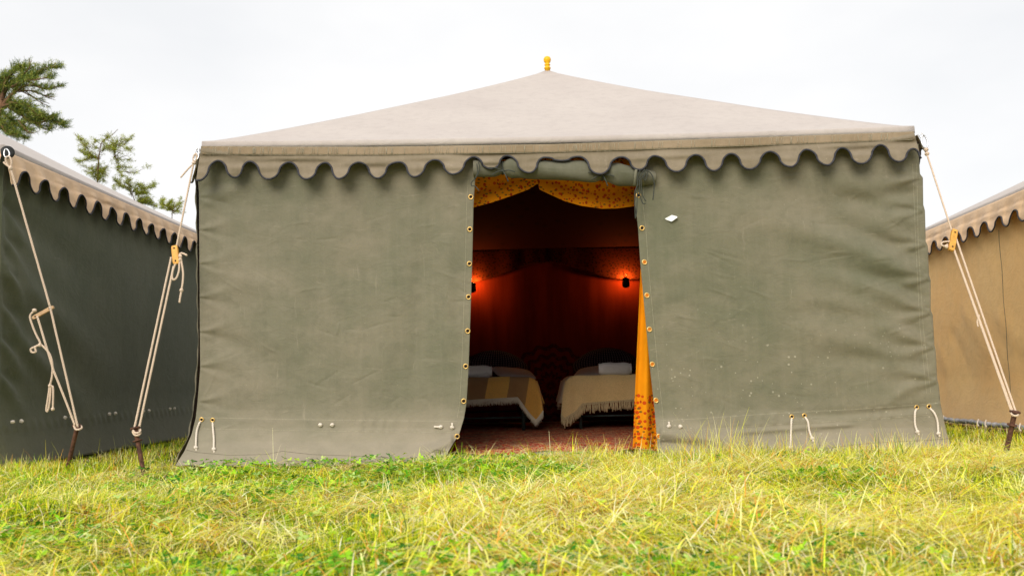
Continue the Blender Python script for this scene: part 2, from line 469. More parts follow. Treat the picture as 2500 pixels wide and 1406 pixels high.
def allowed(x, y):
    main = (x > -2.18) & (x < 2.62) & (y > 5.70+.0*x)
    left = (x < -3.30) & (y > 5.93)
    right = (x > 3.62) & (y > 5.6)
    return ~(main | left | right)
def scatter(n, y0=1.9, y1=5.95, pad=.35):
    y = y0+(y1-y0)*rng.random(n*2)**.92
    hw = .56*y+pad
    x = (rng.random(n*2)*2-1)*hw+.02*y
    keep = rng.random(n*2) < (hw/(.56*y1+pad))*1.0+.12
    x, y = x[keep][:n], y[keep][:n]
    k = allowed(x, y); return x[k], y[k]
def gaps(n):
    x1 = rng.uniform(-3.4, -2.05, n//2); x2 = rng.uniform(2.45, 4.0, n-n//2)
    x = np.r_[x1, x2]; y = rng.uniform(5.5, 10.5, n)
    k = allowed(x, y) & ~((x > -2.15) & (x < 2.5) & (y > 5.7)); return x[k], y[k]
STRAW = np.array([[.86, .80, .10], [.94, .86, .22], [.78, .74, .06], [.78, .82, .05], [.95, .88, .42], [.95, .84, .52], [.74, .38, .06], [.95, .90, .34]])
GREEN = np.array([[.48, .64, .015], [.62, .74, .02], [.30, .50, .012], [.72, .76, .03], [.12, .26, .02], [.70, .68, .03], [.22, .42, .012], [.08, .18, .02]])
def colours(pal, n, j=.14):
    c = pal[rng.integers(0, len(pal), n)]*(1+(rng.random((n, 1))-.5)*2*j*1.5)
    return np.clip(c*(1+(rng.random((n, 3))-.5)*j), .01, .95)
def patch(x, y):     # >0 straw, <0 green
    return (fbm(x*1.3+5, y*1.3, 3, 3)*1.2+fbm(x*5, y*5, 1, 2)*.8)+.04+.20*np.exp(-((x-.4)/1.6)**2)-.28*np.exp(-((x+.9)/1.1)**2)
# short blades
x, y = scatter(150000); xg, yg = gaps(26000); x = np.r_[x, xg]; y = np.r_[y, yg]; n = len(x)
pch = patch(x, y)
a = rng.random(n)*2*PI; dv = np.stack([np.cos(a), np.sin(a)], 1)
isg = rng.random(n) > np.clip(.30+pch*.9, .06, .72)
col = np.where(isg[:, None], colours(GREEN, n), colours(STRAW, n))
ln = rng.uniform(.020, .075, n)*(1+.9*fbm(x*2.2, y*2.2, 5, 3))
ln *= np.where((y > 4.9) & (x > -.6), 1.35, 1)
ln *= np.where((y > 5.2) & (x < -.55) & (x > -2.6), .62, np.where(y > 5.3, 1.15, 1))
base = np.stack([x, y, ground_h(x, y)-.004], 1)
p1 = blade_mesh('', base, dv, rng.uniform(.55, 1.5, n), ln, rng.uniform(.0028, .0064, n), col, 2, rng.uniform(0, 1.0, n), '')
# lying hay
x, y = scatter(98000); xg, yg = gaps(9000); x = np.r_[x, xg]; y = np.r_[y, yg]
keep = rng.random(len(x)) < np.clip(.46+patch(x, y)*1.2, .12, 1); x, y = x[keep], y[keep]; n = len(x)
a = rng.normal(0, .9, n)+np.where(rng.random(n) < .5, 0, PI)+fbm(x*.8, y*.8, 6, 2)*3; dv = np.stack([np.cos(a), np.sin(a)], 1)
hh = rng.uniform(.012, .070, n)
ln = rng.uniform(.05, .21, n)*np.where(rng.random(n) < .2, 1.7, 1)
edge = (y > 5.25); ln = np.where(edge, ln*.6, ln); hh = np.where(edge & (x < .1), hh*.45, hh)
p2 = blade_mesh('', np.stack([x, y, ground_h(x, y)+hh], 1), dv, rng.uniform(-.1, .5, n), ln, rng.uniform(.0022, .0050, n), colours(STRAW, n), 4, rng.uniform(.1, 1.0, n), '')
# tussocks: blades fanning out of one root
nt_ = 1500; tx, ty = scatter(nt_, 1.95, 5.6); g_ = gaps(260); tx = np.r_[tx, g_[0]]; ty = np.r_[ty, g_[1]]
kk = ~((ty > 5.0) & (tx < -.6) & (rng.random(len(tx)) < .7)); tx, ty = tx[kk], ty[kk]; m_ = 46
x = np.repeat(tx, m_)+rng.normal(0, .022, len(tx)*m_); y = np.repeat(ty, m_)+rng.normal(0, .022, len(tx)*m_); n = len(x)
hs = np.repeat(rng.uniform(.045, .145, len(tx))*np.where((ty > 4.9) & (tx > -.6), 1.4, 1), m_); a = rng.random(n)*2*PI; lean = np.repeat(rng.random(len(tx))*2*PI, m_)
dv = np.stack([np.cos(a)+.7*np.cos(lean), np.sin(a)+.7*np.sin(lean)], 1); dv /= np.linalg.norm(dv, axis=1)[:, None]
pal = np.where((rng.random(len(tx)) < .5)[:, None], colours(GREEN, len(tx)), colours(STRAW, len(tx)))
col = np.clip(np.repeat(pal, m_, 0)*rng.uniform(.75, 1.2, (n, 1)), .01, .95)
y = np.where((x > -2.18) & (x < 2.6), np.minimum(y, 5.66), y)
p3 = blade_mesh('', np.stack([x, y, ground_h(x, y)-.004], 1), dv, rng.uniform(.6, 1.45, n), hs*rng.uniform(.6, 1.3, n), rng.uniform(.0026, .0052, n), col, 4, rng.uniform(.4, 2.6, n), '')
poly_soup('grass', [p1, p2, p3], M['grass'], 'mown yellow green grass and straw covering the field', 'stuff')
# tall pale stems: clusters against the canvas
parts = []
cl = [(1330, 5.6, 60, .11, .12), (1480, 5.55, 80, .16, .16), (1640, 5.5, 80, .17, .12), (1760, 5.45, 110, .21, .16), (1900, 5.45, 100, .17, .2), (2080, 5.4, 100, .16, .2), (2250, 5.4, 100, .17, .15), (2400, 5.9, 80, .13, .25), (60, 5.6, 70, .12, .3), (300, 5.8, 80, .11, .3), (440, 7.5, 60, .12, .2), (1700, 5.5, 30, .26, .13), (1745, 5.5, 45, .30, .10), (1800, 5.45, 30, .26, .1), (1650, 5.45, 22, .18, .14), (1500, 5.55, 40, .20, .14), (1560, 5.45, 26, .17, .12), (1440, 5.5, 14, .16, .12), (1290, 5.6, 34, .10, .10), (1190, 5.6, 24, .09, .10),
      (1880, 5.45, 40, .20, .2), (1980, 5.45, 30, .2, .15), (2080, 5.4, 36, .17, .2), (2190, 5.4, 46, .20, .1), (2270, 5.35, 34, .16, .15), (2380, 5.5, 60, .15, .25), (2450, 6.2, 60, .14, .3),
      (40, 5.4, 34, .20, .22), (100, 5.2, 20, .22, .12), (150, 5.4, 22, .13, .2), (250, 5.6, 22, .12, .2), (400, 6.4, 30, .13, .2), (620, 5.5, 9, .15, .2), (690, 5.45, 6, .22, .08), (560, 5.5, 4, .18, .06)]
for (px, Y, cnt, L, sp) in cl:
    x0 = P(px, 1100, Y)[0]; n = cnt
    bx = x0+rng.normal(0, sp, n); by = np.clip(Y+rng.normal(0, .12, n), 4.8, 5.66 if -2.2 < x0 < 2.6 else 9)
    a = rng.random(n)*2*PI; dv = np.stack([np.cos(a), np.sin(a)*.6], 1)
    parts.append(blade_mesh('', np.stack([bx, by, ground_h(bx, by)], 1), dv, rng.uniform(.95, 1.55, n), L*rng.uniform(.5, 1.25, n), rng.uniform(.0034, .0058, n), colours(STRAW if px > 1000 or px < 200 else np.vstack([STRAW, GREEN]), n), 5, rng.uniform(0, .9, n), ''))
# scattered tall stems over the whole field
x, y = scatter(2600); n = len(x); a = rng.random(n)*2*PI; dv = np.stack([np.cos(a), np.sin(a)], 1)
k = (y < 5.1); x, y, dv = x[k], y[k], dv[k]; n = len(x)
parts.append(blade_mesh('', np.stack([x, y, ground_h(x, y)], 1), dv, rng.uniform(.5, 1.3, n), rng.uniform(.08, .19, n), rng.uniform(.0018, .0034, n), colours(np.vstack([STRAW, GREEN[:4]]), n), 5, rng.uniform(.2, 1.3, n), ''))
poly_soup('tall_grass', parts, M['grass'], 'tall pale grass stems standing along the foot of the tents', 'stuff')
# clover
def clover():
    x, y = scatter(30000, 1.9, 5.75)
    m = fbm(x*1.7+3, y*1.7, 4, 3)+.42*np.exp(-((x+.95)/1.0)**2)-.12+.22*np.exp(-((x+.9)/1.2)**2-((y-5.4)/.5)**2)
    k = rng.random(len(x)) < np.clip(m*1.5+.05, .02, .95); x, y = x[k], y[k]; n = len(x)
    z = ground_h(x, y)+rng.uniform(.020, .062, n); z = np.where(y > 5.4, z+.012, z)
    r = rng.uniform(.006, .0125, n); yaw = rng.random(n)*2*PI
    vs = []; cs = []
    base = np.array([[.12, .36, .015], [.26, .56, .02], [.05, .22, .02], [.44, .66, .04], [.46, .62, .18]])
    cc = colours(base, n, .15)
    tilt = rng.normal(0, .35, (n, 2))
    ov = np.array([[0, 0], [.55, -.55], [1.35, -.62], [1.7, 0], [1.35, .62], [.55, .55]])
    for q in range(3):
        aa = yaw+q*2*PI/3
        ca, sa = np.cos(aa), np.sin(aa)
        for (u, w) in ov:
            dx = (u*ca-w*sa)*r; dy = (u*sa+w*ca)*r
            vs.append(np.stack([x+dx, y+dy, z+dx*tilt[:, 0]+dy*tilt[:, 1]+u*.12*r], 1))
    V = np.stack(vs, 1)                      # n,18,3
    b = (np.arange(n)*18)[:, None, None]
    q = np.array([[6*j+0, 6*j+1, 6*j+2, 6*j+3] for j in range(3)]+[[6*j+0, 6*j+3, 6*j+4, 6*j+5] for j in range(3)])[None]
    return V.reshape(-1, 3), (b+q).reshape(-1, 4), np.repeat(cc, 18, axis=0)
poly_soup('clover', [clover()], M['grass'], 'low clover with rounded green leaflets among the cut grass', 'stuff')['category'] = 'clover'

# ------------------------------------------------------------------ main tent
FL = (-2.10, 5.9); TENT_B = 10.6
main = empty('canvas_tent', (.17, 5.9, 0), 'olive canvas tent with open doorway, scalloped tan valance and yellow finial', 'tent')
LOB = [(489,441),(532,393),(572,434),(612,395),(656,438),(705,397),(745,438),(797,398),(831,437),(879,397),(917,436),(972,396.5),(1008,432.5),(1060,391),(1103,426),(1155,384),(1199,412.5),(1236,381),(1288,422.5),(1330,385),(1375,393),(1416,383),(1467,425.5),(1513,384),(1563,415),(1600,381.5),(1650,420),(1695,379),(1742,418),(1783,376),(1833,414),(1880,371),(1927,408),(1966,366),(2017,404),(2055,362),(2105,400.5),(2150,354.5),(2193,395.5),(2230,364),(2262,392)]
def lobe(xs, tab=LOB, pw=.58):
    t = np.asarray(tab, float); out = np.zeros_like(xs); xs = xs+9*vnoise(xs/38., 0*xs, 7)
    i = np.clip(np.searchsorted(t[:, 0], xs)-1, 0, len(t)-2)
    f = np.clip((xs-t[i, 0])/(t[i+1, 0]-t[i, 0]), 0, 1)
    c = np.cos(f*PI); c = np.sign(c)*np.abs(c)**pw
    return (t[i, 1]+t[i+1, 1])/2+(t[i, 1]-t[i+1, 1])/2*c
SEAM = [(470, 357), (700, 358.5), (900, 359), (1360, 352), (1840, 336), (2240, 321)]
RIDGE = [(480, 345), (700, 344), (860, 340), (1360, 332), (1840, 320.5), (2100, 309), (2240, 307)]

def front_valance():
    nx = 900; rows = 22
    s = np.linspace(0, 1, nx)
    P3 = np.zeros((rows, nx, 3))
    xb = 479+(2249-479)*s; low = lobe(xb)
    for r in range(rows):
        t = r/(rows-1)
        px = (491+(2231-491)*s)*(1-t)+xb*t
        top = interp(SEAM, px)
        py = top*(1-t)+low*t
        # band under the seam, then soft horizontal drag folds
        dpx = py-top
        band = .004*(dpx < 20)
        nz = .030*vnoise(px/150., dpx/13., 1)*np.clip((dpx-17)/14, 0, 1)+.009*vnoise(px/60., dpx/9., 2)*np.clip((dpx-17)/14, 0, 1)
        roll = -.010*np.exp(-((dpx-27)/5.)**2)*(0.6+.8*vnoise(px/120., 0*px, 5))
        crn = 0
        for (cx, sg) in ((505, 1), (2225, -1)):
            d = (px-cx)*sg
            crn = crn+.012*np.exp(-((dpx-12-d*.16)/6.)**2)*np.exp(-np.abs(d)/90.)
        lobj = .030*vnoise(px/88.+.3, 0*px, 2)*np.clip((dpx-35)/35, 0, 1)+.016*np.sin(px/14.)*vnoise(px/120., 0*px, 4)*np.clip((dpx-30)/40, 0, 1)
        Y = 5.842-.055*dpx/75.-band-nz-roll-crn-np.maximum(lobj, -.02)
        P3[r] = PA(px, py, Y)
    o = grid('valance', P3, M['val'], main, .003)
    mb = MB(); mb.tube(P3[-1]+np.array([0, -.003, 0]), .0064, 6)
    mb.build('valance_binding', M['trim'], o)
    mb = MB()
    for dy in (.2, 20.):
        px = np.linspace(500, 2228, 400); top = interp(SEAM, px)
        t = dy/75.
        mb.tube(PA(px, top+dy, 5.842-.055*t-.0085), .0012, 4)
    mb.build('seam_stitching', M['stitch'], o)
    # short puckers stitched into the band
    mb = MB()
    for i in range(150):
        px = random.uniform(520, 2200); top = float(interp(SEAM, px))
        a = P(px, top+3, 5.8275); b = P(px+random.uniform(-2, 2), top+18, 5.8145)
        mb.tube([a, (a+b)/2, b], .0011, 4)
    mb.build('band_pucker', M['stitch'], o)['kind'] = 'stuff'
    px = np.linspace(494, 2230, 900); top = interp(SEAM, px); B = []
    for dy in np.linspace(.5, 19.5, 7):
        t = dy/75.; pk = .0022*np.sin(px/2.9+6*vnoise(px/23., 0*px, 4))*np.clip(vnoise(px/70., 0*px, 6)+.45, 0, 1)
        B.append(PA(px, top+dy, 5.842-.055*t-.0085-pk))
    grid('seam_band', np.array(B), M['band'], o, .001)
    return o
val = front_valance()

def side_valance(parent, p0, p1, ztop, zarch, zlow, L, mat, out=(0, 0), phase=0., name='valance', binding=True):
    p0 = np.array(p0, float); p1 = np.array(p1, float); D = p1-p0; ln = np.linalg.norm(D); D /= ln
    N = np.array(out, float)
    nx = max(60, int(ln/.008)); s = np.linspace(0, ln, nx); rows = 14
    c = np.cos(2*PI*(s/L+phase)); c = np.sign(c)*np.abs(c)**.58
    c = c*(1+.12*vnoise(s/.3, 0*s, 2))
    zl = (zarch+zlow)/2-(zarch-zlow)/2*c
    G = np.zeros((rows, nx, 3))
    for r in range(rows):
        t = r/(rows-1); z = ztop*(1-t)+zl*t; dz = ztop-z
        off = .01+.05*t+.012*vnoise(s/.5, dz/.05, 1)*min(1, t*3)+.007*vnoise(s/.18, dz/.03, 3)*min(1, t*3)
        off += -.010*np.exp(-((dz-.085)/.014)**2)
        G[r, :, 0] = p0[0]+D[0]*s+N[0]*off; G[r, :, 1] = p0[1]+D[1]*s+N[1]*off; G[r, :, 2] = z
    o = grid(name, G, mat, parent, .003)
    mb = MB(); mb.tube(G[-1]+np.array([N[0], N[1], 0])*.003, .0062, 6)
    mb.build('valance_binding', M['trim'], o)
    return o
XL, XR = -2.115, 2.47
side_valance(main, (XL, 5.88), (XL, TENT_B), 2.0, 1.92, 1.81, .235, M['val'], (-1, 0))
side_valance(main, (XR+.01, 5.88), (XR+.01, TENT_B), 2.0, 1.92, 1.81, .235, M['val'], (1, 0), .25)
side_valance(main, (XR, TENT_B), (XL, TENT_B), 2.0, 1.92, 1.81, .235, M['val'], (0, 1))

def roof(parent, c, apex, zs, mat, over=.05, foldh=.05, sag=.045, name='roof'):
    """c: 4 corners (x,y) anticlockwise from front-left; zs: ridge heights; returns mesh of 4 sagging faces + turned-down edge"""
    ap = np.array(apex, float); mb = MB()
    for i in range(4):
        a = np.array([*c[i], zs[i]]); b = np.array([*c[(i+1) % 4], zs[(i+1) % 4]])
        e = (b-a); nrm = np.array([e[1], -e[0], 0]); nrm /= np.linalg.norm(nrm)
        ns, nt = 60, 26
        V = []
        for k, (dn, dz) in enumerate(((.009, -foldh), (.011, -foldh*.55), (.009, -foldh*.18))):
            for j in range(ns+1):
                s = j/ns; p = a+e*s+nrm*dn*min(1, 8*min(s, 1-s)+.15)+np.array([0, 0, dz-.017*4*s*(1-s)]); V.append(p)
        for k in range(nt+1):
            t = k/nt; tt = t**1.15 if t < 1 else 1
            for j in range(ns+1):
                s = j/ns; q = a+e*s-np.array([0, 0, .017*4*s*(1-s)])
                p = q*(1-tt)+ap*tt
                edge = 1-abs(2*s-1)
                p = p+np.array([0, 0, -sag*(math.sin(PI*tt)**.5)*(1+.35*edge)+.006*float(vnoise(p[0]*2, p[1]*2, 4))*math.sin(PI*tt)])
                V.append(p)
        w = ns+1; F = [(r*w+j, r*w+j+1, (r+1)*w+j+1, (r+1)*w+j) for r in range(nt+3) for j in range(ns)]
        mb.add(V, F)
    o = mb.build(name, mat, parent)
    md = o.modifiers.new('weld', 'WELD'); md.merge_threshold = .0015
    md = o.modifiers.new('thickness', 'SOLIDIFY'); md.thickness = .003
    return o
pFL = P(493, 345, 5.855); pFR = P(2232, 307.5, 5.855)
AP = P(1336, 171, 8.22)
roof(main, [(pFL[0], 5.855), (pFR[0], 5.855), (pFR[0], TENT_B+.04), (pFL[0], TENT_B+.04)], AP, [pFL[2], pFR[2], pFR[2], pFL[2]], M['roof'], foldh=.048)
# finial
q = 8.22; u = 8.22/FPX
prof = [(.0, -.04), (6.5*u, -.04), (6.8*u, -.002), (8*u, 0), (8.2*u, 2*u), (7.2*u, 4*u), (5.2*u, 6*u), (5.4*u, 7.5*u), (7.3*u, 9*u), (7.2*u, 11*u), (5.2*u, 13*u), (5.6*u, 14.5*u), (8*u, 17.5*u), (9.3*u, 22*u), (9*u, 26*u), (7*u, 29.5*u), (3.5*u, 31.6*u), (.0, 32.2*u)]
c = P(1336.5, 168.5, 8.22)
MB().lathe(prof, c, 28).build('finial', M['yellow'], main)

# ---- front panels as heightfields on the front plane
def base_depth(py):
    return interp([(370, 5.90), (700, 5.895), (1000, 5.89), (1045, 5.875), (1080, 5.83), (1115, 5.74), (1145, 5.66)], py)
def ridge(px, py, x0, y0, x1, y1, w0, w1, amp, fade0=.1, fade1=.35, bend=0.):
    dx, dy = x1-x0, y1-y0; L = math.hypot(dx, dy); ux, uy = dx/L, dy/L
    a = ((px-x0)*ux+(py-y0)*uy)/L; b = -(px-x0)*uy+(py-y0)*ux-bend*4*a*(1-a)
    w = w0+(w1-w0)*np.clip(a, 0, 1)
    env = np.clip(a/fade0+.0, 0, 1)*np.clip((1-a)/fade1, 0, 1); env = env*env*(3-2*env)
    return amp*env*np.exp(-(b/w)**2)
RR = []   # right panel folds
for (x, y) in ((2244, 430), (2253, 512), (2259, 594), (2268, 677), (2272, 761), (2279, 844), (2287, 929)):
    RR += [(x, y, x-190, y+75, 5, 34, .011, .02, .8, 6), (x, y, x-240, y-20, 4, 30, -.008, .02, .8, -8), (x, y, x-170, y-52, 4, 26, .007, .02, .8, 0), (x, y+9, x-60, y+34, 3, 9, -.005, .02, .6, 0), (x, y-9, x-70, y-6, 3, 8, -.005, .02, .6, 0)]
RR += [(2268, 690, 1720, 500, 22, 46, .020, .15, .5, 26), (2262, 640, 1850, 510, 14, 40, -.014, .15, .6, 20), (2266, 560, 1900, 400, 20, 40, .010, .2, .6, 20),
       (2272, 770, 1880, 640, 14, 34, .010, .15, .6, 22), (2275, 735, 1900, 640, 10, 26, -.010, .15, .6, 22), (2278, 850, 1820, 720, 16, 40, .011, .15, .6, 36), (2278, 815, 1860, 760, 12, 30, -.010, .15, .6, 20),
       (2285, 930, 1800, 800, 16, 50, .012, .12, .6, 40), (2283, 895, 1900, 880, 12, 36, -.012, .12, .6, 14), (2250, 520, 1960, 470, 12, 30, -.010, .1, .6, 4), (2246, 440, 1950, 440, 14, 40, .012, .1, .6, 8), (2245, 470, 1960, 500, 12, 30, -.010, .1, .6, 0),
       (2290, 985, 1850, 1010, 8, 14, -.008, .1, .5, -14), (2100, 1035, 1700, 1062, 5, 7, .006, .1, .3, 0), (1790, 1070, 2150, 1052, 14, 18, -.010, .1, .4, 0),
       (1605, 1052, 1850, 1085, 16, 22, .035, .05, .5, 0), (1605, 1082, 1860, 1110, 10, 14, -.030, .05, .5, 0), (2150, 1000, 2300, 880, 10, 16, .008, .3, .3, 0)]
RL = []
for y in (480, 561, 643, 726, 810, 894, 980):
    RL += [(488, y, 620, y-48, 4, 20, .007, .02, .8, 4), (488, y, 660, y+34, 4, 24, -.006, .02, .8, 4), (488, y+6, 560, y+40, 4, 12, .005, .02, .7, 0)]
RL += [(488, 500, 700, 400, 14, 24, .012, .1, .6, 0), (488, 460, 640, 430, 8, 20, -.008, .1, .6, 0), (500, 820, 760, 960, 16, 50, -.009, .1, .6, -16), (495, 640, 760, 780, 16, 50, .007, .1, .6, -10),
       (960, 560, 930, 1010, 34, 44, .007, .3, .3, 0), (1040, 520, 1010, 1000, 22, 30, -.008, .3, .3, 0), (840, 560, 860, 990, 24, 34, -.005, .3, .3, 0), (1100, 480, 1080, 960, 16, 24, .006, .3, .3, 0), (720, 480, 700, 900, 40, 60, .006, .3, .3, 0),
       (560, 1128, 470, 1070, 14, 20, .010, .2, .3, 20), (640, 1066, 560, 1110, 14, 20, -.010, .2, .3, 0), (1110, 1070, 1000, 1108, 12, 12, .040, .1, .5, -6), (1075, 1100, 1082, 1140, 9, 12, -.045, .15, .1, 0), (1055, 1105, 1062, 1140, 8, 12, .03, .15, .1, 0), (1120, 1040, 1000, 1075, 12, 24, .010, .1, .5, 0),
       (760, 1130, 780, 1080, 12, 12, .012, .2, .3, 0), (900, 1135, 910, 1090, 12, 12, -.010, .2, .3, 0)]
HEM_L = [(430, 1022), (490, 1019), (800, 1025), (1120, 1028)]
HEM_R = [(1600, 1026), (1700, 1022), (1900, 1008), (2100, 998), (2320, 982)]
def disp(px, py, side):
    d = 0*px
    for r in (RR if side else RL):
        q = list(r); L_ = math.hypot(r[2]-r[0], r[3]-r[1]); q[6] *= 1.7 if L_ > 260 else (1.0 if L_ > 110 else .6)
        d = d+ridge(px, py, *q)
    rc = np.random.default_rng(5+side)
    for _ in range(70):
        x0, y0 = (rc.uniform(490, 1140), rc.uniform(420, 1110)) if not side else (rc.uniform(1600, 2290), rc.uniform(400, 1100))
        a = rc.uniform(-.6, .6)+(PI/2 if rc.random() < .25 else 0); L_ = rc.uniform(30, 130)
        d = d+ridge(px, py, x0, y0, x0+L_*math.cos(a), y0+L_*math.sin(a), 2.6, 3.4, rc.choice([-1, 1])*rc.uniform(.0012, .0032), .4, .4, rc.uniform(-6, 6))
    d = d+.0028*fbm(px/45., py/30., 1, 4)+.008*fbm(px/260., py/230., 6, 2)
    hem = interp(HEM_R if side else HEM_L, px)
    q = py-hem
    inb = 1/(1+np.exp(-(q-0)/1.0))*1/(1+np.exp((q-27)/1.0))
    d = d+inb*(.003+.0035*np.sin(px/4.6+4*vnoise(px/40., 0*px, 3))*np.clip(.4+1.6*vnoise(px/90., 0*px, 5), 0, 1))
    return d
def F(px, py, side, off=0.):
    return PA(px, py, base_depth(np.asarray(py, float))-disp(np.asarray(px, float), np.asarray(py, float), side)-off)
LP_L = [(375, 484), (400, 482), (430, 482), (470, 486), (560, 486.5), (640, 487), (800, 488), (900, 489), (985, 482), (1020, 478), (1060, 468), (1100, 451), (1137, 428)]
LP_R = [(375, 1162), (440, 1160), (500, 1156), (640, 1153), (760, 1149), (900, 1144), (985, 1139), (1020, 1133), (1060, 1121), (1085, 1105), (1110, 1090), (1125, 1083), (1137, 1078)]
RP_L = [(375, 1555), (440, 1553), (500, 1551), (560, 1558), (640, 1563), (760, 1574), (900, 1587), (1000, 1598), (1060, 1603), (1140, 1610)]
RP_R = [(350, 2243), (380, 2243), (425, 2246), (434, 2253), (500, 2254), (514, 2258), (590, 2260), (600, 2265), (672, 2268), (684, 2272), (757, 2272), (768, 2277), (842, 2281), (852, 2284), (925, 2288), (940, 2292), (985, 2296), (1020, 2303), (1060, 2312), (1100, 2328), (1140, 2345)]
def panel(side, mat):
    Lp, Rp = ((LP_L, LP_R), (RP_L, RP_R))[side]
    nr, nc = 330, 300
    t = np.linspace(0, 1, nr)[:, None]; s = np.linspace(0, 1, nc)[None, :]
    y0, = (352,) if side else (377,)
    y1 = 1137 if not side else 1140
    py = y0+(y1-y0)*t+0*s
    L = interp(Lp, py); Rr = interp(Rp, py)
    px = L+(Rr-L)*s
    if not side: py = py+np.where(py > 1110, 3*np.sin(px/37.)+2*np.sin(px/13.), 0)*((py-1110)/27.)
    G = F(px, py, side)
    o = grid('wall_panel', G, mat, main, .0025)
    return o
pl = panel(0, M['wall']); pr_ = panel(1, M['wall_spot'])
pl['label'] = 'front canvas panel left of the doorway'; pr_['label'] = 'front canvas panel right of the doorway, pulled into folds'
# stitching lines and seams following the cloth
def seam(side, pts, r, mat, parent, off=.0012, n=200, name='seam'):
    pts = np.asarray(pts, float); t = np.linspace(0, 1, n)
    L = np.r_[0, np.cumsum(np.hypot(*np.diff(pts, axis=0).T))]; L /= L[-1]
    px = np.interp(t, L, pts[:, 0]); py = np.interp(t, L, pts[:, 1])
    mb = MB(); mb.tube(F(px, py, side, off), r, 4); return mb.build(name, mat, parent)
seam(0, [(x+14+4*(y/1000.), y) if False else (x-17, y) for y, x in LP_R[1:8]], .0009, M['stitch'], pl, name='door_edge_stitching')
seam(1, [(x+19, y) for y, x in RP_L[1:9]], .0009, M['stitch'], pr_, name='door_edge_stitching')
seam(1, [(2238, 400), (2242, 600), (2254, 800), (2272, 960)], .0009, M['stitch'], pr_, name='side_stitching')
seam(1, [(2228, 400), (2236, 600), (2246, 800), (2262, 960)], .0008, M['stitch'], pr_, name='side_stitching')
for q in (0, 27):
    seam(0, [(x, y+q) for x, y in [(484, 1019), (800, 1025), (1118, 1028)]], .0009, M['stitch'], pl, name='hem_stitching')
    seam(1, [(x, y+q) for x, y in [(1612, 1026), (1700, 1022), (1900, 1008), (2100, 998), (2290, 984)]], .0009, M['stitch'], pr_, name='hem_stitching')
seam(0, [(455, 1098), (480, 1104), (560, 1111), (650, 1109), (690, 1101), (760, 1109), (900, 1114), (1000, 1119), (1040, 1113), (1065, 1097), (1098, 1103)], .0016, M['cord_seam'], pl, name='skirt_seam')
seam(1, [(1800, 1105), (1900, 1104), (2000, 1096), (2100, 1084), (2180, 1078), (2270, 1074), (2318, 1070)], .0016, M['cord_seam'], pr_, name='skirt_seam')
# eyelets
def eyelet(px, py, side, parent, inner, R=.0135):
    c = F(px, py, side, .003)
    mb = MB(); mb.torus(c, R, .0042, (0, 1, 0), 22, 8)
    o = mb.build('eyelet', M['brass'], parent)
    d = MB(); d.lathe([(0, 0), (R*.95, 0), (R*.95, .001)], (c[0], c[1]-.0012, c[2]), 18, (0, 1, 0)); d.build('eyelet_hole', inner, parent)
for (x, y) in ((1149.5, 481), (1147, 560), (1146, 644), (1144, 725), (1142, 808), (1137, 894), (1132, 979), (1116, 1065)): eyelet(x, y, 0, pl, M['hole'])
for i, (x, y) in enumerate(((1557, 477), (1566, 557), (1572, 640), (1578, 721), (1584, 804), (1591, 889), (1600, 977), (1607, 1065))): eyelet(x+1.5, y, 1, pr_, M['hole'] if i < 2 else M['hole_or'])
# toggle ropes and knots
def knot(mb, c, r=.011):
    mb.blob(c, r, (1.05, .9, .95), 12, .14)
    for k in range(3):
        a = random.uniform(0, PI)
        mb.torus(c, r*.85, r*.32, (math.cos(a)*.7, .6*math.sin(a)-.3, math.sin(a)), 12, 6)
def trope(side, parent, pts, eye=True):
    px = np.array([p[0] for p in pts], float); py = np.array([p[1] for p in pts], float)
    sag = np.linspace(0, 1, len(pts))
    q = F(px, py, side, .012)
    q[0] = F(px[0], py[0], side, -.004)
    q = smooth_path(q, 8)
    mb = MB(); rope(mb, q, .0066); knot(mb, q[-1], .0125)
    mb.blob(q[-1]+np.array([.004, -.004, -.014]), .007, (1, 1, 1.2), 8)
    mb.build('toggle_rope', M['rope_w'], parent)
    if eye: eyelet(px[0], py[0]-2, side, parent, M['hole'], .0115)
trope(0, pl, [(492, 1026), (486, 1034), (480, 1055), (478, 1092)]); trope(0, pl, [(519, 1027), (520, 1045), (522, 1070), (522, 1096)])
trope(1, pr_, [(1933, 1019), (1932, 1032), (1931, 1060), (1930, 1092)]); trope(1, pr_, [(1964, 1016), (1972, 1028), (1976, 1052), (1983, 1070)])
trope(1, pr_, [(2238, 996), (2234, 1008), (2234, 1035), (2240, 1054)]); trope(1, pr_, [(2268, 994), (2281, 1008), (2289, 1030), (2291, 1058)])
for side, par, lst in ((0, pl, ((782, 1037), (811, 1037), (1076, 1042), (1104, 1043))), (1, pr_, ((1633, 1040), (1661, 1041)))):
    for (x, y) in lst:
        mb = MB(); c = F(x, y, side, .009); knot(mb, c, .0125)
        if x in (1076,): mb.tube(smooth_path([c, c+np.array([-.02, -.006, .001]), c+np.array([-.042, -.004, .003])], 5), [.007]*5+[.006]*5+[.005], 7)
        if x in (1104, 1633): mb.tube(smooth_path([c, c+np.array([.001, -.006, .012]), c+np.array([.0, -.004, .028])], 5), [.007]*5+[.006]*5+[.005], 7)
        mb.build('toggle_knot', M['rope_w'], par)
# white label hanging on the right panel
def label():
    pts = [(1623, 534), (1640, 525), (1652, 528), (1654, 531), (1640, 541), (1628, 538)]
    v = [F(x, y, 1, .022 if i in (3, 4) else .006) for i, (x, y) in enumerate(pts)]
    v2 = [p+np.array([0, .0015, 0]) for p in v]; n = len(v)
    f = [tuple(range(n)), tuple(range(2*n-1, n-1, -1))]+[(i, n+i, n+(i+1) % n, (i+1) % n) for i in range(n)]
    mesh('label_tag', v+v2, f, M['label'], pr_, False)
label()

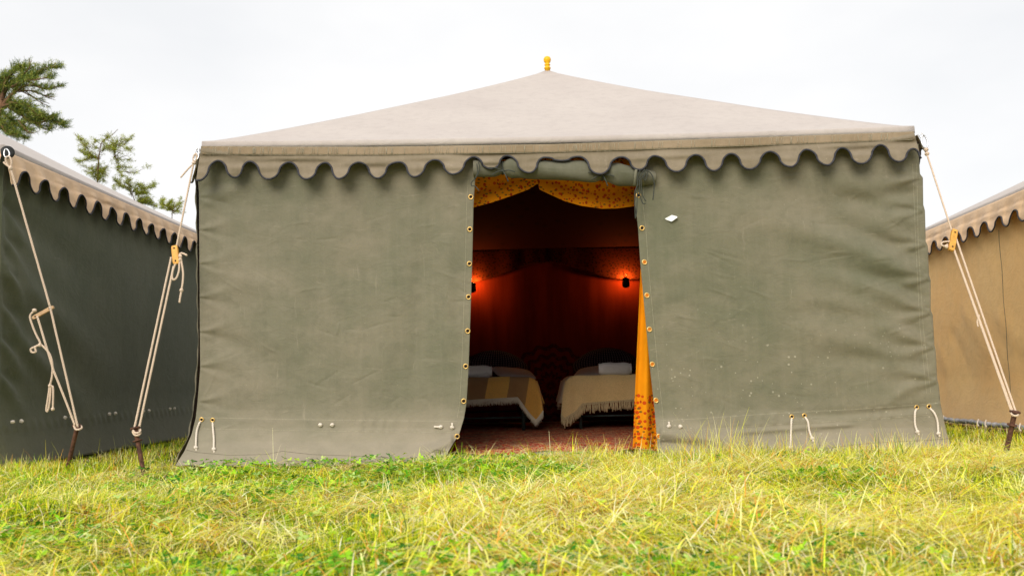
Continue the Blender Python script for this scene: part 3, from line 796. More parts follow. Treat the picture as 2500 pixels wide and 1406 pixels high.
# side, back and inner walls of the main tent
def sidewall(xe, sgn):
    edge = ([(380, 479), (440, 478), (640, 482), (860, 484), (960, 477), (1010, 470), (1060, 462), (1085, 450), (1110, 436), (1135, 428)] if sgn < 0 else [(380, 2246), (640, 2262), (900, 2282), (1060, 2306), (1135, 2328)])
    n = 60; m = 40; py = np.linspace(380, 1133, n)
    e = np.array([P(interp(edge, y)+(0 if sgn < 0 else -6), y, 5.965) for y in py])
    G = np.zeros((n, m+2, 3))
    for i in range(n):
        q = e[i]; wob = .004*math.sin(i*1.3)+.006*float(vnoise(i/4., 1, 2))
        G[i, 0] = q+np.array([-sgn*.006, -.002, 0]); G[i, 1] = q+np.array([wob, -.012, 0])
        for j in range(m):
            s = j/(m-1); Y = 5.975+(TENT_B-5.975)*s
            G[i, j+2] = (q[0]+sgn*.01*math.sin(s*25)*math.sin(i/9.)+wob*.5, Y, q[2])
    grid('side_wall', G, M['wall'], main, .003)
sidewall(XL, -1); sidewall(XR, 1)
G = np.array([[(XL+(XR-XL)*s, TENT_B+.03*math.sin(s*30)*t, 2.0*(1-t)+.01) for s in np.linspace(0, 1, 60)] for t in np.linspace(0, 1, 12)])
grid('back_wall', G, M['wall'], main, .003)
YB = 10.42; IL, IR = XL+.07, XR-.07
def lin_back():
    n, m = 40, 260; G = np.zeros((n, m, 3))
    for i in range(n):
        t = i/(n-1); z = 1.99*(1-t)+.03*t
        x = np.linspace(IL, IR, m)
        w = .020*np.sin(x*8+1.9*np.sin(x*3.1)+t*.9)*(.3+.7*t)+.008*vnoise(x*9, 0*x+t*1.2, 3)
        G[i] = np.stack([x, YB+w, np.full(m, z)], 1)
    return G
grid('lining_wall', lin_back(), M['lining'], main, .002)
for xs, sg in ((IL, 1), (IR, -1)):
    n, m = 20, 160; G = np.zeros((n, m, 3)); y = np.linspace(6.06, YB-.04, m)
    for i in range(n):
        t = i/(n-1); G[i] = np.stack([xs+.02*np.sin(y*14), y, np.full(m, 1.93*(1-t)+.03*t)], 1)
    grid('lining_wall', G, M['lining'], main, .002)
mb = MB(); cs = [(IL, 6.04), (IR, 6.04), (IR, YB-.11), (IL, YB-.11)]; a3 = AP+np.array([0, 0, -.10])
for i in range(4):
    a = np.array([*cs[i], 1.945]); b = np.array([*cs[(i+1) % 4], 1.945]); V = []
    for k in range(21):
        for j in range(31):
            s = j/30; t = k/20; p = (a+(b-a)*s)*(1-t)+a3*t; p = p+np.array([0, 0, -.07*math.sin(PI*t)]); V.append(p)
    mb.add(V, [(r*31+j, r*31+j+1, (r+1)*31+j+1, (r+1)*31+j) for r in range(20) for j in range(30)])
mb.build('lining_ceiling', M['ceiling'], main)
# printed swag round the top of the back lining
def back_swag():
    m = 300; x = np.linspace(IL+.02, IR-.02, m); rows = 10
    xc = (x-.17)
    low = 1.60+.16*np.exp(-(xc/.55)**2)+.03*np.cos(xc*2*PI/1.7)
    G = np.zeros((rows, m, 3))
    for r in range(rows):
        t = r/(rows-1)
        G[r] = np.stack([x, YB-.050-.006*np.sin(x*17+2*np.sin(x*3))-.02*t, 1.97*(1-t)+low*t], 1)
    return G
grid('lining_swag', back_swag(), M['lining_val'], main, .002)
# front return linings behind the canvas (seen as slivers beside the door)
def cloth_px(name, left, right, y0, y1, Yd, mat, wav=.012, k=11., nr=50, nc=40, dY=0.):
    G = np.zeros((nr, nc, 3))
    for i in range(nr):
        py = y0+(y1-y0)*i/(nr-1); l = float(interp(left, py)); r = float(interp(right, py))
        px = np.linspace(l, r, nc); s = np.linspace(0, 1, nc)
        G[i] = PA(px, np.full(nc, py), Yd+wav*np.sin(s*k+.5)+dY*s)
    return grid(name, G, mat, main, .002)
cloth_px('door_curtain', [(560, 1568), (640, 1565), (720, 1561.5), (860, 1555), (985, 1549), (1050, 1547), (1118, 1543)], [(560, 1640), (1118, 1690)], 560, 1117, 6.02, M['curtain'], .024, 19., dY=.03)
cloth_px('door_lining', [(980, 1040), (1125, 1010)], [(980, 1121), (1060, 1119), (1095, 1113), (1128, 1104)], 980, 1130, 6.00, M['lining'], .012, 9.)
# pelmet: two printed swags hung inside the doorway
def pelmet(lo, x0, x1, Yd):
    m = 110; rows = 26; px = np.linspace(x0, x1, m); low = interp(lo, px)
    G = np.zeros((rows, m, 3))
    for r in range(rows):
        t = r/(rows-1); py = 385*(1-t)+low*t
        d = .030*np.exp(-((py-(low-40))/14.)**2)-.02*t+.006*np.sin(px/23.)
        G[r] = PA(px, py, Yd+d)
    return grid('door_pelmet', G, M['orange'], main, .002)
pelmet([(1120, 512), (1156, 507), (1200, 495), (1250, 478), (1290, 463), (1303, 455), (1311, 449), (1316, 452)], 1120, 1314, 6.10)
pelmet([(1314, 452), (1316, 462), (1340, 474), (1380, 492), (1420, 503), (1470, 510), (1510, 509), (1560, 502), (1600, 496)], 1315, 1600, 6.115)

# rolled-up door flap with its ties
def door_roll():
    n = 120; m = 28
    px = np.linspace(1156, 1600, n)
    top = interp([(1156, 392), (1240, 386), (1300, 388), (1350, 392), (1470, 393), (1500, 396), (1540, 404), (1575, 412), (1600, 420)], px)
    bot = interp([(1156, 434), (1230, 433), (1300, 437), (1380, 442), (1440, 447), (1475, 450), (1510, 452), (1545, 455), (1580, 452), (1600, 448)], px)
    G = np.zeros((n, m+1, 3))
    for i in range(n):
        c = P(px[i], (top[i]+bot[i])/2, 5.868); r = (bot[i]-top[i])/2*5.868/FPX
        pinch = 1.
        for (tx, w) in ((1227, 13), (1470, 15)): pinch -= .33*math.exp(-((px[i]-tx)/w)**2)
        for j in range(m+1):
            a = 2*PI*j/m
            rr = r*pinch*(1+.05*math.sin(3*a+px[i]/40.)+.10*math.exp(-((px[i]-1500)/22)**2)*math.sin(2*a+px[i]/9.)+.07*math.exp(-((px[i]-1250)/22)**2)*math.sin(2*a+px[i]/8.))
            G[i, j] = c+np.array([0, -rr*.86*math.cos(a), rr*math.sin(a)])
    o = grid('door_flap', G, M['roll'], main)
    for e in (0, n-1):
        ce = G[e].mean(0); MB().add([ce]+list(G[e]), [(0, j+1, j+2) for j in range(m)]).build('flap_end', M['roll'], o)
    for tx in (1227, 1470):
        i = int(np.argmin(abs(px-tx))); ring = G[i].copy(); c = ring.mean(0); ring = c+(ring-c)*1.05
        mb = MB(); mb.tube(ring, .006, 6, cap=False)
        k = P(tx+1, (bot[i]+top[i])/2+8, 5.815)
        for (a, b) in ((-34, -8), (30, 2), (-26, 10), (14, 26)):
            q = P(tx+a, (bot[i]+top[i])/2+8+b, 5.80); mid = (k+q)/2+np.array([0, -.012, .006])
            mb.tube(smooth_path([k, mid, q], 6), .0038, 6)
        knot(mb, k, .010)
        mb.build('tie_cord', M['tiecord'], o)
    # loose tapes at the right-hand end and the left-hand end
    mb = MB()
    for path in ([(1563, 416), (1556, 432), (1556, 452), (1550, 470), (1550, 500), (1551, 533)], [(1556, 470), (1555, 500), (1554, 520), (1551, 534)],
                 [(1578, 416), (1590, 425), (1597, 445), (1596, 470), (1594, 488)], [(1574, 414), (1563, 430), (1559, 440), (1566, 436), (1577, 418)], [(1578, 414), (1572, 434), (1576, 440), (1582, 420)],
                 [(1561, 440), (1561, 460), (1563, 480), (1570, 497), (1576, 497)], [(1565, 440), (1566, 462), (1570, 480), (1577, 492)],
                 [(1164, 400), (1166, 420), (1160, 436), (1151, 446), (1152, 454), (1160, 455), (1170, 466)], [(1168, 396), (1171, 412), (1163, 432), (1156, 440)]):
        q = smooth_path([P(x, y, 5.795+.002*i) for i, (x, y) in enumerate(path)], 6)
        mb = MB(); mb.tube(q, .0036, 6); mb.build('tie_tape', M['tiecord'], o)
    # webbing strap round the flap end
    mb = MB(); pts = [P(1553, 414, 5.80), P(1551, 430, 5.80), P(1549, 452, 5.805)]
    G2 = np.array([[p+np.array([-.008, 0, 0]), p+np.array([.008, -.002, 0])] for p in pts]); grid('flap_strap', G2, M['wall'], o, .003)
door_roll()

# groundsheet and rug
def floor():
    nx, ny = 160, 60
    x = np.linspace(XL+.08, XR-.1, nx)
    G = np.zeros((ny, nx, 3)); 
    for j in range(ny):
        t = j/(ny-1); y = 5.90+(10.35-5.90)*t**1.4
        z = .022+.010*np.sin(x*11+.6)*np.exp(-t*9)+.006*np.sin(x*23)*np.exp(-t*9)
        if j == 0: z = z-.03
        G[j] = np.stack([x, np.full(nx, y), z], 1)
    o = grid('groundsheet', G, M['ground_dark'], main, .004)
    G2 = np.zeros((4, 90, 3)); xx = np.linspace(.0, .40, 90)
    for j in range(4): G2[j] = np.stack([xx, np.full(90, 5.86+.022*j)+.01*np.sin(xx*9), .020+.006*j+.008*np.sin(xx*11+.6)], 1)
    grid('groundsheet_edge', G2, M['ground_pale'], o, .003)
    nx = 220; x = np.linspace(-1.5, 1.95, nx); G = np.zeros((90, nx, 3))
    for j in range(90):
        t = j/89; y = 6.0+.03*np.sin(x*5)+(10.1-6.0)*t**1.5
        z = .036+.010*np.sin(x*11+.6)*np.exp(-t*9)+.022*np.exp(-((y-6.16-.05*np.sin(x*4))/.06)**2)*(.5+.5*np.sin(x*3+1))+.014*np.exp(-((y-6.55-.08*np.sin(x*3+1))/.08)**2)+.004*np.sin(x*23)*np.exp(-t*9)
        G[j] = np.stack([x, y, z], 1)
    r = grid('rug', G, M['rug'], None, .006); tag(r, 'worn red patterned rug rippling over the floor just inside the doorway', 'rug')
floor()

# ---- beds
BY0, BY1, BTOP = 8.5, 10.3, .50
def bed(x0, x1, label):
    b = empty('camp_bed', ((x0+x1)/2, (BY0+BY1)/2, .03), label, 'bed', 'two single beds inside the tent')
    mb = MB(); mb.box((x0+.02, BY0+.05, .36), (x1-.02, BY1, .49)); o = mb.build('mattress', M['mattress'], b, False)
    bv = o.modifiers.new('b', 'BEVEL'); bv.width = .03; bv.segments = 3
    mb = MB(); r = .012
    for y in (BY0+.06, BY1-.04):
        mb.tube([(x0+.03, y, .34), ((x0+x1)/2, y, .34), (x1-.03, y, .34)], r, 8)
        mb.tube([(x0+.05, y, .155), ((x0+x1)/2, y, .155), (x1-.05, y, .155)], .009, 8)
    for x in (x0+.03, x1-.03): mb.tube([(x, BY0+.06, .34), (x, 9.4, .34), (x, BY1-.04, .34)], r, 8)
    mb.build('bed_frame', M['frame'], b)
    for x in (x0+.10, x1-.10):
        for y in (BY0+.06, BY1-.04):
            MB().tube([(x, y, .034), (x, y, .2), (x, y, .345)], .016, 8).build('leg', M['frame'], b)
    return b
LX0, LX1 = -.88, .01; RX0, RX1 = .33, 1.22
bed(LX0, LX1, 'single bed left of the aisle under the striped brown throw'); bed(RX0, RX1, 'single bed right of the aisle under the plain beige throw')
def drape(name, x0, x1, xin, bottom, mat, label, seed):
    """throw over mattress: xin=+1 if the aisle side is at x1; bottom = hanging edge as pixel table at the foot"""
    nx, nt = 120, 34
    px0, _ = proj((x0, BY0, .5)); px1, _ = proj((x1, BY0, .5))
    tz = BTOP+.02
    lo = min(px0, px1)-16; hi = max(px0, px1)+16
    px = np.linspace(lo, hi, nx)
    G = np.zeros((nt+14, nx, 3))
    xs = PA(px, np.full(nx, 915.), BY0)[:, 0]
    # rounded shoulder at both sides
    ed = np.minimum(px-lo, hi-px); sh = .14*np.exp(-ed/9.)
    for j in range(14):                                   # top, back to front
        y = BY0+1.45*(1-j/13.)
        G[j] = np.stack([xs, np.full(nx, y+.0), tz-sh*(1.2 if j < 13 else 1)+.004*np.sin(xs*20+j)], 1)
    fold = np.exp(-np.abs(px-(hi if xin > 0 else lo))/34.)
    for i in range(nt):
        t = (i+1)/nt
        bp = interp(bottom, px); zb = np.array([P(a, b_, BY0)[2] for a, b_ in zip(px, bp)])
        z0 = tz-sh
        z = z0+(zb-z0)*t
        shx = .02*t*fold*xin
        yy = BY0-.035*math.sin(min(t*3, 1)*PI/2)-(.022*np.sin(px/6.3+seed)*fold+.006*np.sin(px/17.+seed))*min(1, t*1.6)
        G[14+i] = np.stack([xs+shx-.0*xs, yy, z], 1)
    o = grid(name, G, mat, None, .008); tag(o, label, 'blanket')
    return o, G[-1], px
tl, edgeL, pxL = drape('throw_blanket', LX0, LX1, 1, [(1000, 979), (1140, 978), (1262, 971), (1272, 985), (1290, 1012), (1303, 1026), (1309, 1018), (1330, 985)], M['throw_l'], 'brown and ochre striped wool throw with cream fringe on the left bed', .3)
tr_, edgeR, pxR = drape('throw_blanket', RX0, RX1, -1, [(1360, 990), (1368, 1006), (1380, 1020), (1392, 1012), (1405, 1004), (1420, 985), (1470, 980), (1560, 974), (1640, 970)], M['throw_r'], 'plain beige wool throw with knotted tassels on the right bed', 1.3)
# side flap of each throw hanging into the aisle
def flap(x, sg, parent, mat):
    G = np.zeros((14, 60, 3)); y = np.linspace(BY0+.0, BY0+1.3, 60)
    for i in range(14):
        t = i/13; G[i] = np.stack([x+sg*(.03+.05*t)+.012*np.sin(y*26)*t, y, np.full(60, BTOP-.02)-.24*t*(1+.15*np.sin(y*5))], 1)
    grid('side_drop', G, mat, parent, .008)
flap(LX1, 1, tl, M['throw_l']); flap(RX0, -1, tr_, M['throw_r'])
def fringe(edge, n, ln, rad, mat, parent, tassel):
    mb = MB(); L = np.r_[0, np.cumsum(np.linalg.norm(np.diff(edge, axis=0), axis=1))]
    for i in range(n):
        s = L[-1]*(i+.5*random.random())/n; p = np.array([np.interp(s, L, edge[:, k]) for k in range(3)])
        l = ln*random.uniform(.75, 1.15)
        if tassel:
            q = [p+np.array([0, -.004, .006]), p+np.array([random.uniform(-.004, .004), -.006, -l*.5]), p+np.array([random.uniform(-.008, .008), -.004, -l])]
            mb.tube(q, [rad*.7, rad, rad*1.3], 6); mb.blob(p+np.array([0, -.005, -.008]), rad*1.5, (1, 1, 1), 6)
        else:
            q = [p+np.array([0, -.003, .008]), p+np.array([random.uniform(-.004, .004), -.005, -l*.6]), p+np.array([random.uniform(-.012, .012), -.003, -l])]
            mb.tube(q, [rad, rad*.8, rad*.4], 4)
    return mb.build('fringe', mat, parent)
fringe(edgeL, 420, .055, .0032, M['fringe_l'], tl, False)
fringe(edgeR, 95, .085, .0052, M['fringe_r'], tr_, True)
# towels
def towel(xa, xb, y, tilt, label, swirl_left):
    r = .062; c0 = np.array([xa, y, BTOP+.02+r*.93]); c1 = np.array([xb, y+tilt, BTOP+.02+r*.93])
    n = 24; m = 36; G = np.zeros((n, m+1, 3))
    for i in range(n):
        s = i/(n-1); c = c0*(1-s)+c1*s; e = 1-.22*(abs(2*s-1)**8)
        for j in range(m+1):
            a = 2*PI*j/m; rr = r*e*(1+.025*math.sin(s*14+a*2)+.02*float(vnoise(s*9, a*2, 3)))
            G[i, j] = c+np.array([0, rr*math.cos(a), rr*math.sin(a)*.95])
    o = grid('rolled_towel', G, M['white_cloth']); tag(o, label, 'towel', 'rolled white towels on the beds')
    for e in (0, n-1):                                     # spiral ends
        c = G[e].mean(0); ang = np.linspace(0, 2*PI*3.2, 110); mb = MB()
        rr = r*.80*(1-ang/(2*PI*3.4)); sgx = -1 if e == 0 else 1
        pts = np.stack([np.full(110, c[0]+sgx*(.006)), c[1]+rr*np.cos(ang), c[2]+rr*np.sin(ang)], 1)
        mb.tube(pts, .007, 6); mb.add([c+np.array([sgx*.001, 0, 0])]+list(G[e]), [(0, j+1, j+2) for j in range(m)])
        mb.build('towel_end', M['white_cloth'], o)
    return o
a = P(1199, 902, 8.9); towel(a[0]-.33, a[0], 8.60, .20, 'rolled white towel on the striped throw, partly behind the door edge', False)
a = P(1462, 902, 8.9); b = P(1538, 902, 8.9); towel(a[0]-.01, b[0]-.01, 8.60, .20, 'rolled white towel lying on the plain beige throw', True)
# cushions and pillows
def pillow(name, c, w, h, d, mat, label, cat, rot=(0, 0, 0), group=None, rnd=.08):
    n = 26; G = np.zeros((2*n, n, 3))
    u = np.linspace(-1, 1, n)
    V = []; 
    me = bpy.data.meshes.new(name); vv = []; ff = []; uvs = []
    for side in (1, -1):
        for i in range(n):
            for j in range(n):
                a, b_ = u[i], u[j]
                th = max(0, (1-a**4)*(1-b_**4))**.55
                sx = a*(1-.09*(1-b_*b_)*0-.06*abs(b_)**3*0); k = 1-.07*(1-a*a)*0
                x = a*w/2*(1-rnd*b_*b_); z = b_*h/2*(1-rnd*a*a)
                vv.append((x, side*d/2*th, z)); uvs.append(((a+1)/2, (b_+1)/2))
    for s_ in range(2):
        for i in range(n-1):
            for j in range(n-1):
                q = s_*n*n+i*n+j; f = (q, q+1, q+n+1, q+n); ff.append(f if s_ else f[::-1])
    me.from_pydata(vv, [], ff); ul = me.uv_layers.new(name='UVMap')
    for p in me.polygons:
        for li in p.loop_indices: ul.data[li].uv = uvs[me.loops[li].vertex_index]
    me.materials.append(mat); me.polygons.foreach_set('use_smooth', [True]*len(me.polygons))
    o = bpy.data.objects.new(name, me); COL.objects.link(o); o.location = c; o.rotation_euler = rot
    return tag(o, label, cat, group)
for (cx_, side) in ((1208, 'left'), (1480, 'right')):
    c = P(cx_, 893, 10.0); 
    pillow('cushion', (c[0], 10.0, .63), .72, .40, .16, M['dots'], 'dark cushion with pale dots propped behind the towel on the %s bed' % side, 'cushion', (-.35, .06 if side == 'left' else -.04, 0), 'dotted cushions on the beds', .36)
for (cx_, side, rz) in ((1268, 'left', .35), (1440, 'right', -.35)):
    c = P(cx_, 905, 9.55)
    pillow('pillow', (c[0]-(.06 if side == 'left' else -.06), 9.62, .565), .44, .30, .06, M['pillow_w'], 'white pillow lying in front of the dotted cushion on the %s bed' % side, 'pillow', (-1.25, .10 if side == 'left' else -.10, rz), 'white pillows on the beds')

# lanterns
def lantern(px, py, Y, label, power, dx):
    c = P(px, py, Y); b = empty('wall_lantern', tuple(c), label, 'lantern', 'lit lanterns in the back corners')
    MB().lathe([(.0, -.055), (.025, -.05), (.04, -.035), (.042, .0), (.036, .03), (.044, .034), (.046, .042), (.030, .055), (.012, .062)], c, 18).build('lantern_body', M['lantern'], b)
    MB().torus(c+np.array([0, 0, .085]), .02, .003, (0, 1, 0)).build('lantern_ring', M['lantern'], b)
    bl = MB(); p = c+np.array([dx*.2, .050, .0]); bl.blob(p, .013, (1, 1, 1.3), 10, 0); bl.build('bulb', M['bulb'], b)
    ld = bpy.data.lights.new('bulb_light', 'POINT'); ld.energy = power; ld.color = (1, .42, .08); ld.shadow_soft_size = .02
    lo = bpy.data.objects.new('bulb_light', ld); COL.objects.link(lo); lo.location = p+np.array([0, -.005, .06])
    lo.parent = b; lo.matrix_parent_inverse = Matrix.Translation(-Vector(c))
lantern(1153, 703, 10.24, 'small black lantern glowing orange in the left back corner', 3.6, .03)
lantern(1528, 691, 10.24, 'small black lantern glowing orange in the right back corner', 3.6, .0)

# ------------------------------------------------------------------ neighbouring tents
def xf(o0, ang):
    ca, sa = math.cos(ang), math.sin(ang)
    return lambda x, y: (o0[0]+x*ca-y*sa, o0[1]+x*sa+y*ca)
def side_tent(name, label, T, w, dep, ztop, zarch, zlow, zap, sgn, L, phase, mv, mw, mr, folds):
    """near corner at local (0,0); wall facing the main tent runs along local +y; body extends to local x = -sgn*w"""
    c0 = T(0, 0); root = empty(name, (c0[0], c0[1], 0), label, 'tent')
    X = -sgn*w
    corners = [T(X, 0), T(0, 0), T(0, dep), T(X, dep)] if sgn > 0 else [T(0, 0), T(X, 0), T(X, dep), T(0, dep)]
    ap = T(X/2, dep/2)
    roof(root, corners, (ap[0], ap[1], zap), [ztop+.045]*4, mr, foldh=.05)
    nx = np.array(T(sgn, 0))-np.array(T(0, 0)); ny = np.array(T(0, -1))-np.array(T(0, 0))
    side_valance(root, T(0, 0), T(0, dep), ztop, zarch, zlow, L, mv, nx, phase)
    side_valance(root, T(X, 0), T(0, 0), ztop, zarch, zlow, L, mv, ny, .1)
    side_valance(root, T(0, dep), T(X, dep), ztop, zarch, zlow, L, mv, -ny, .1)
    # visible wall
    n, m = 110, 420; G = np.zeros((n, m, 3)); y = np.linspace(0, dep, m)
    for i in range(n):
        t = i/(n-1); z = (ztop-.02)*(1-t)+(.005)*t
        off = -.02+.05*np.clip((.45-z)/.45, 0, 1)**1.5*1.4
        zz = np.full(m, z)
        for (y0, z0, y1, z1, w0, w1, amp) in folds:
            if sgn < 0: w0 *= 1.8; w1 *= 1.5; amp *= .32
            dy, dz = y1-y0, z1-z0; LL = math.hypot(dy, dz); uy, uz = dy/LL, dz/LL
            a = ((y-y0)*uy+(z-z0)*uz)/LL; b_ = -(y-y0)*uz+(z-z0)*uy; wd = w0+(w1-w0)*np.clip(a, 0, 1)
            env = (1. if y0 == 0 else np.clip(a/.12, 0, 1))*np.clip((1-a)/.6, 0, 1); off = off+amp*env*np.exp(-(b_/wd)**2)
        off = off+.004*fbm(y*3, zz*3, 2, 3)+.010*vnoise(y*1.2, zz*.8, 5)
        hb = math.exp(-((z-.265)/.03)**4); off = off+(hb if sgn > 0 else 0)*(.003+.003*np.sin(y*60+3*vnoise(y*3, 0*y, 1)))
        off = off*np.clip(y/.08, 0, 1)
        xx = sgn*off
        for j in range(m):
            q = T(xx[j], y[j]); G[i, j] = (q[0], q[1], z)
    wall = grid('wall_panel', G, mw, root, .003)
    for (a, b_) in (((X, 0), (0, 0)), ((X, 0), (X, dep)), ((X, dep), (0, dep))):
        pa = np.array(T(*a)); pb = np.array(T(*b_))
        if a[1] == 0 and b_[1] == 0: pa = pa-ny*.004; pb = pb-ny*.004
        G = np.array([[(*(pa+(pb-pa)*s), (ztop-.02)*(1-t)+.005) for s in np.linspace(0, 1, 40)] for t in np.linspace(0, 1, 14)])
        grid('wall_panel', G, mw, root, .003)
    return root, wall
LF = []
for z in (1.72, 1.5, 1.28, 1.06, .84, .62): LF += [(0, z, .55, z-.42, .02, .10, .018), (0, z, .5, z-.12, .015, .07, -.012), (0, z+.04, .3, z-.2, .012, .04, .010)]
LF += [(0, 1.3, 1.9, .55, .06, .22, .035), (0, 1.7, 1.8, 1.25, .06, .22, -.03), (.2, .85, 1.5, .2, .05, .14, .03)]
TLx, TLy = -3.375, 5.82
tl_root, tl_wall = side_tent('canvas_tent', 'dark green canvas tent with tan scalloped valance at the left edge', xf((TLx, TLy), 0.), 4.7, 4.86, 2.03, 1.925, 1.805, 3.34, 1, .257, -.09, M['tan_val'], M['wall_dark'], M['roof'], LF)
for pxs in ((20, 42), (150, 166), (260, 275), (344, 358), (410, 421)):
    for px in pxs:
        Y = 3.355*FPX/(1300-px); mb = MB(); c = np.array([TLx+.035, Y, .295]); knot(mb, c, .0125)
        mb.build('toggle_knot', M['rope_w'], tl_wall)
RA = -.052
rT = xf((3.64+.05, 5.2), RA)
RF = [(3.3, 1.1, 2.2, .25, .05, .14, .03), (3.6, .9, 2.9, .2, .04, .12, -.028), (2.6, 1.0, 1.7, .3, .05, .12, .03), (2.3, .7, 1.6, .15, .05, .12, -.025), (3.9, .8, 3.4, .1, .04, .1, .02), (2.75, .62, 2.2, .1, .03, .09, -.02)]
tr_root, tr_wall = side_tent('canvas_tent', 'sandy tan canvas tent with scalloped valance at the right edge', rT, 4.7, 4.9, 1.86, 1.715, 1.61, 3.06, -1, .272, .30, M['tan_val'], M['tan_wall'], M['roof'], RF)
# vertical seam and rolled groundsheet edge on the tan tent
def onwall(y, z, off=.01): q = rT(-off, y); return (q[0], q[1], z)
MB().tube([onwall(2.35+.006*math.sin(k*.7), 1.62-.05*k, .0+.012+.02*max(0, (.45-(1.62-.05*k)))) for k in range(32)], .0022, 5).build('seam', M['cord_seam'], tr_wall)
ys = np.linspace(.2, 4.7, 300)
mb = MB(); pts = np.array([onwall(y, .055+.004*math.sin(y*9), .085+.004*math.sin(y*31)) for y in ys]); mb.tube(pts, .021+.003*np.sin(ys*41)+.002*np.sin(ys*97), 10)
mb.build('sheet_roll', M['tape'], tr_root)
for y in (2.0, 2.6, 2.75, 3.5, 3.65, 4.3):
    c = np.array(onwall(y, .06, .11)); mb = MB(); rope(mb, smooth_path([c+np.array([0, 0, .03]), c+np.array([-.02, -.02, .0]), c+np.array([-.03, -.05, -.02])], 6), .006); knot(mb, c+np.array([-.03, -.05, -.02]), .009); mb.build('toggle_rope', M['rope_w'], tr_root)
# corner patch on the dark green tent
c = P(16, 371, 5.74)
mb = MB(); mb.lathe([(0, -.004), (.041, -.004), (.041, .004), (.028, .006), (.0, .006)], c+np.array([0, .012, 0]), 24, (.5, -1, 0))
mb.build('corner_patch', M['patch'], tl_root)

# ------------------------------------------------------------------ guy ropes and pegs
def carabiner(root, a, b, w=.022):
    a = np.array(a); b = np.array(b); ax = (b-a); L = np.linalg.norm(ax); ax /= L
    sd = np.cross(ax, np.array([0, 1., 0])); sd /= np.linalg.norm(sd)
    pts = []
    for k in range(29):
        th = 2*PI*k/28; r1 = w*(.62+.38*(math.cos(th)*-.5+.5)); pts.append((a+b)/2+ax*(L/2)*(-math.cos(th))+sd*math.sin(th)*r1*.75)
    MB().tube(pts, .0042, 8, cap=False).build('carabiner', M['steel'], root)
def peg(top, bot, label, washer=True):
    top = np.array(top); bot = np.array(bot); ax = (top-bot)/np.linalg.norm(top-bot)
    e = empty('tent_peg', tuple(bot), label, 'tent peg', 'rusty iron tent pegs')
    buried = bot-ax*.12
    mb = MB(); mb.tube(np.linspace(buried, top, 8), [.0135]*8, 12); mb.build('shaft', M['rust'], e)
    MB().lathe([(0, -.006), (.027, -.006), (.030, 0), (.026, .006), (.0, .008)], top, 16, ax).build('head', M['rust'], e)
    if washer: MB().lathe([(.014, -.004), (.026, -.004), (.027, .003), (.014, .003)], top-ax*.075, 16, ax).build('collar', M['rust'], e)
def runner(root, p, q, mat, w=.026, th=.018):
    p = np.array(p); q = np.array(q); ax = (q-p); L = np.linalg.norm(ax); ax /= L
    fw = np.array([0, -1., 0]); fw = fw-ax*np.dot(fw, ax); fw /= np.linalg.norm(fw); sd = np.cross(ax, fw)
    v = []
    for s in (0, .12, .88, 1):
        k = .82 if s in (0, 1) else 1
        for (a, b_) in ((-1, -1), (1, -1), (1, 1), (-1, 1)): v.append(p+ax*L*s+sd*a*w/2*k+fw*b_*th/2*k)
    f = [(0, 1, 2, 3), (12, 15, 14, 13)]
    for r in range(3):
        for k in range(4): f.append((r*4+k, (r+1)*4+k, (r+1)*4+(k+1) % 4, r*4+(k+1) % 4))
    o = mesh('runner', v, f, mat, root, False)
    bv = o.modifiers.new('b', 'BEVEL'); bv.width = .003; bv.segments = 2
    for s in (.16, .84):
        MB().lathe([(0, 0), (.0055, 0), (.0055, .0012), (0, .0012)], p+ax*L*s+fw*(th/2), 12, fw).build('runner_hole', M['hole'], root)  # black disc on solid wood, painting the shade of a drilled opening
def zig(a, b, n=6, w=.0):
    return [np.array(a)*(1-t)+np.array(b)*t for t in np.linspace(0, 1, n)]
R0 = .0058
# A: dark green tent, left edge
A = empty('guy_rope', tuple(P(22, 410, 5.9)), 'slack cream guy rope with pale wooden runner hanging from the dark green tent', 'rope', 'guy ropes')
cA = P(14, 368, 5.72)
carabiner(A, cA+np.array([0, 0, .01]), P(18, 384, 5.71), .028)
pegA_t = P(189, 1040, 5.78); pegA_b = P(172, 1112, 5.86)
def Apt(x, y): return P(x, y, float(np.interp(y, [370, 1040], [5.71, 5.76])))
mb = MB()
rope(mb, smooth_path([Apt(26, 412), Apt(28, 395), Apt(22, 382), Apt(14, 388), Apt(17, 400), Apt(23, 410)], 6), .0065)
rope(mb, zig(Apt(26, 412), Apt(122, 748)), .0072); rope(mb, zig(Apt(122, 748), Apt(190, 1042)), .0072)
rope(mb, zig(Apt(91, 772), Apt(131, 905)), .0072); rope(mb, smooth_path([Apt(131, 905), Apt(158, 972), Apt(183, 1038)], 8), .0072)
knot(mb, Apt(26, 411), .013); rope(mb, smooth_path([Apt(24, 408), Apt(14, 402), Apt(9, 396)], 6), .0065)
rope(mb, smooth_path([Apt(181, 1038), P(184, 1047, 5.75), P(193, 1048, 5.75), P(200, 1044, 5.77), P(196, 1038, 5.80), P(186, 1038, 5.80)], 8), .0065)
rope(mb, smooth_path([Apt(84, 760), Apt(76, 766), Apt(74, 778), Apt(86, 812), Apt(98, 836), Apt(96, 845)], 8), .0068)
rope(mb, smooth_path([Apt(97, 840), Apt(86, 848), Apt(88, 858), Apt(78, 860), Apt(75, 852), Apt(82, 848), Apt(98, 842), Apt(108, 848), Apt(122, 866), Apt(128, 890), Apt(127, 918), Apt(122, 940)], 8), .0068)
knot(mb, Apt(98, 842), .012); knot(mb, Apt(84, 758), .013); knot(mb, Apt(122, 941), .011)
rope(mb, smooth_path([Apt(121, 942), Apt(118, 965), Apt(113, 1000), Apt(117, 1002), Apt(122, 975), Apt(124, 944)], 8), .0062)
rope(mb, smooth_path([Apt(123, 942), Apt(129, 944), Apt(130, 965), Apt(129, 996)], 8), .0062); knot(mb, Apt(129, 998), .011)
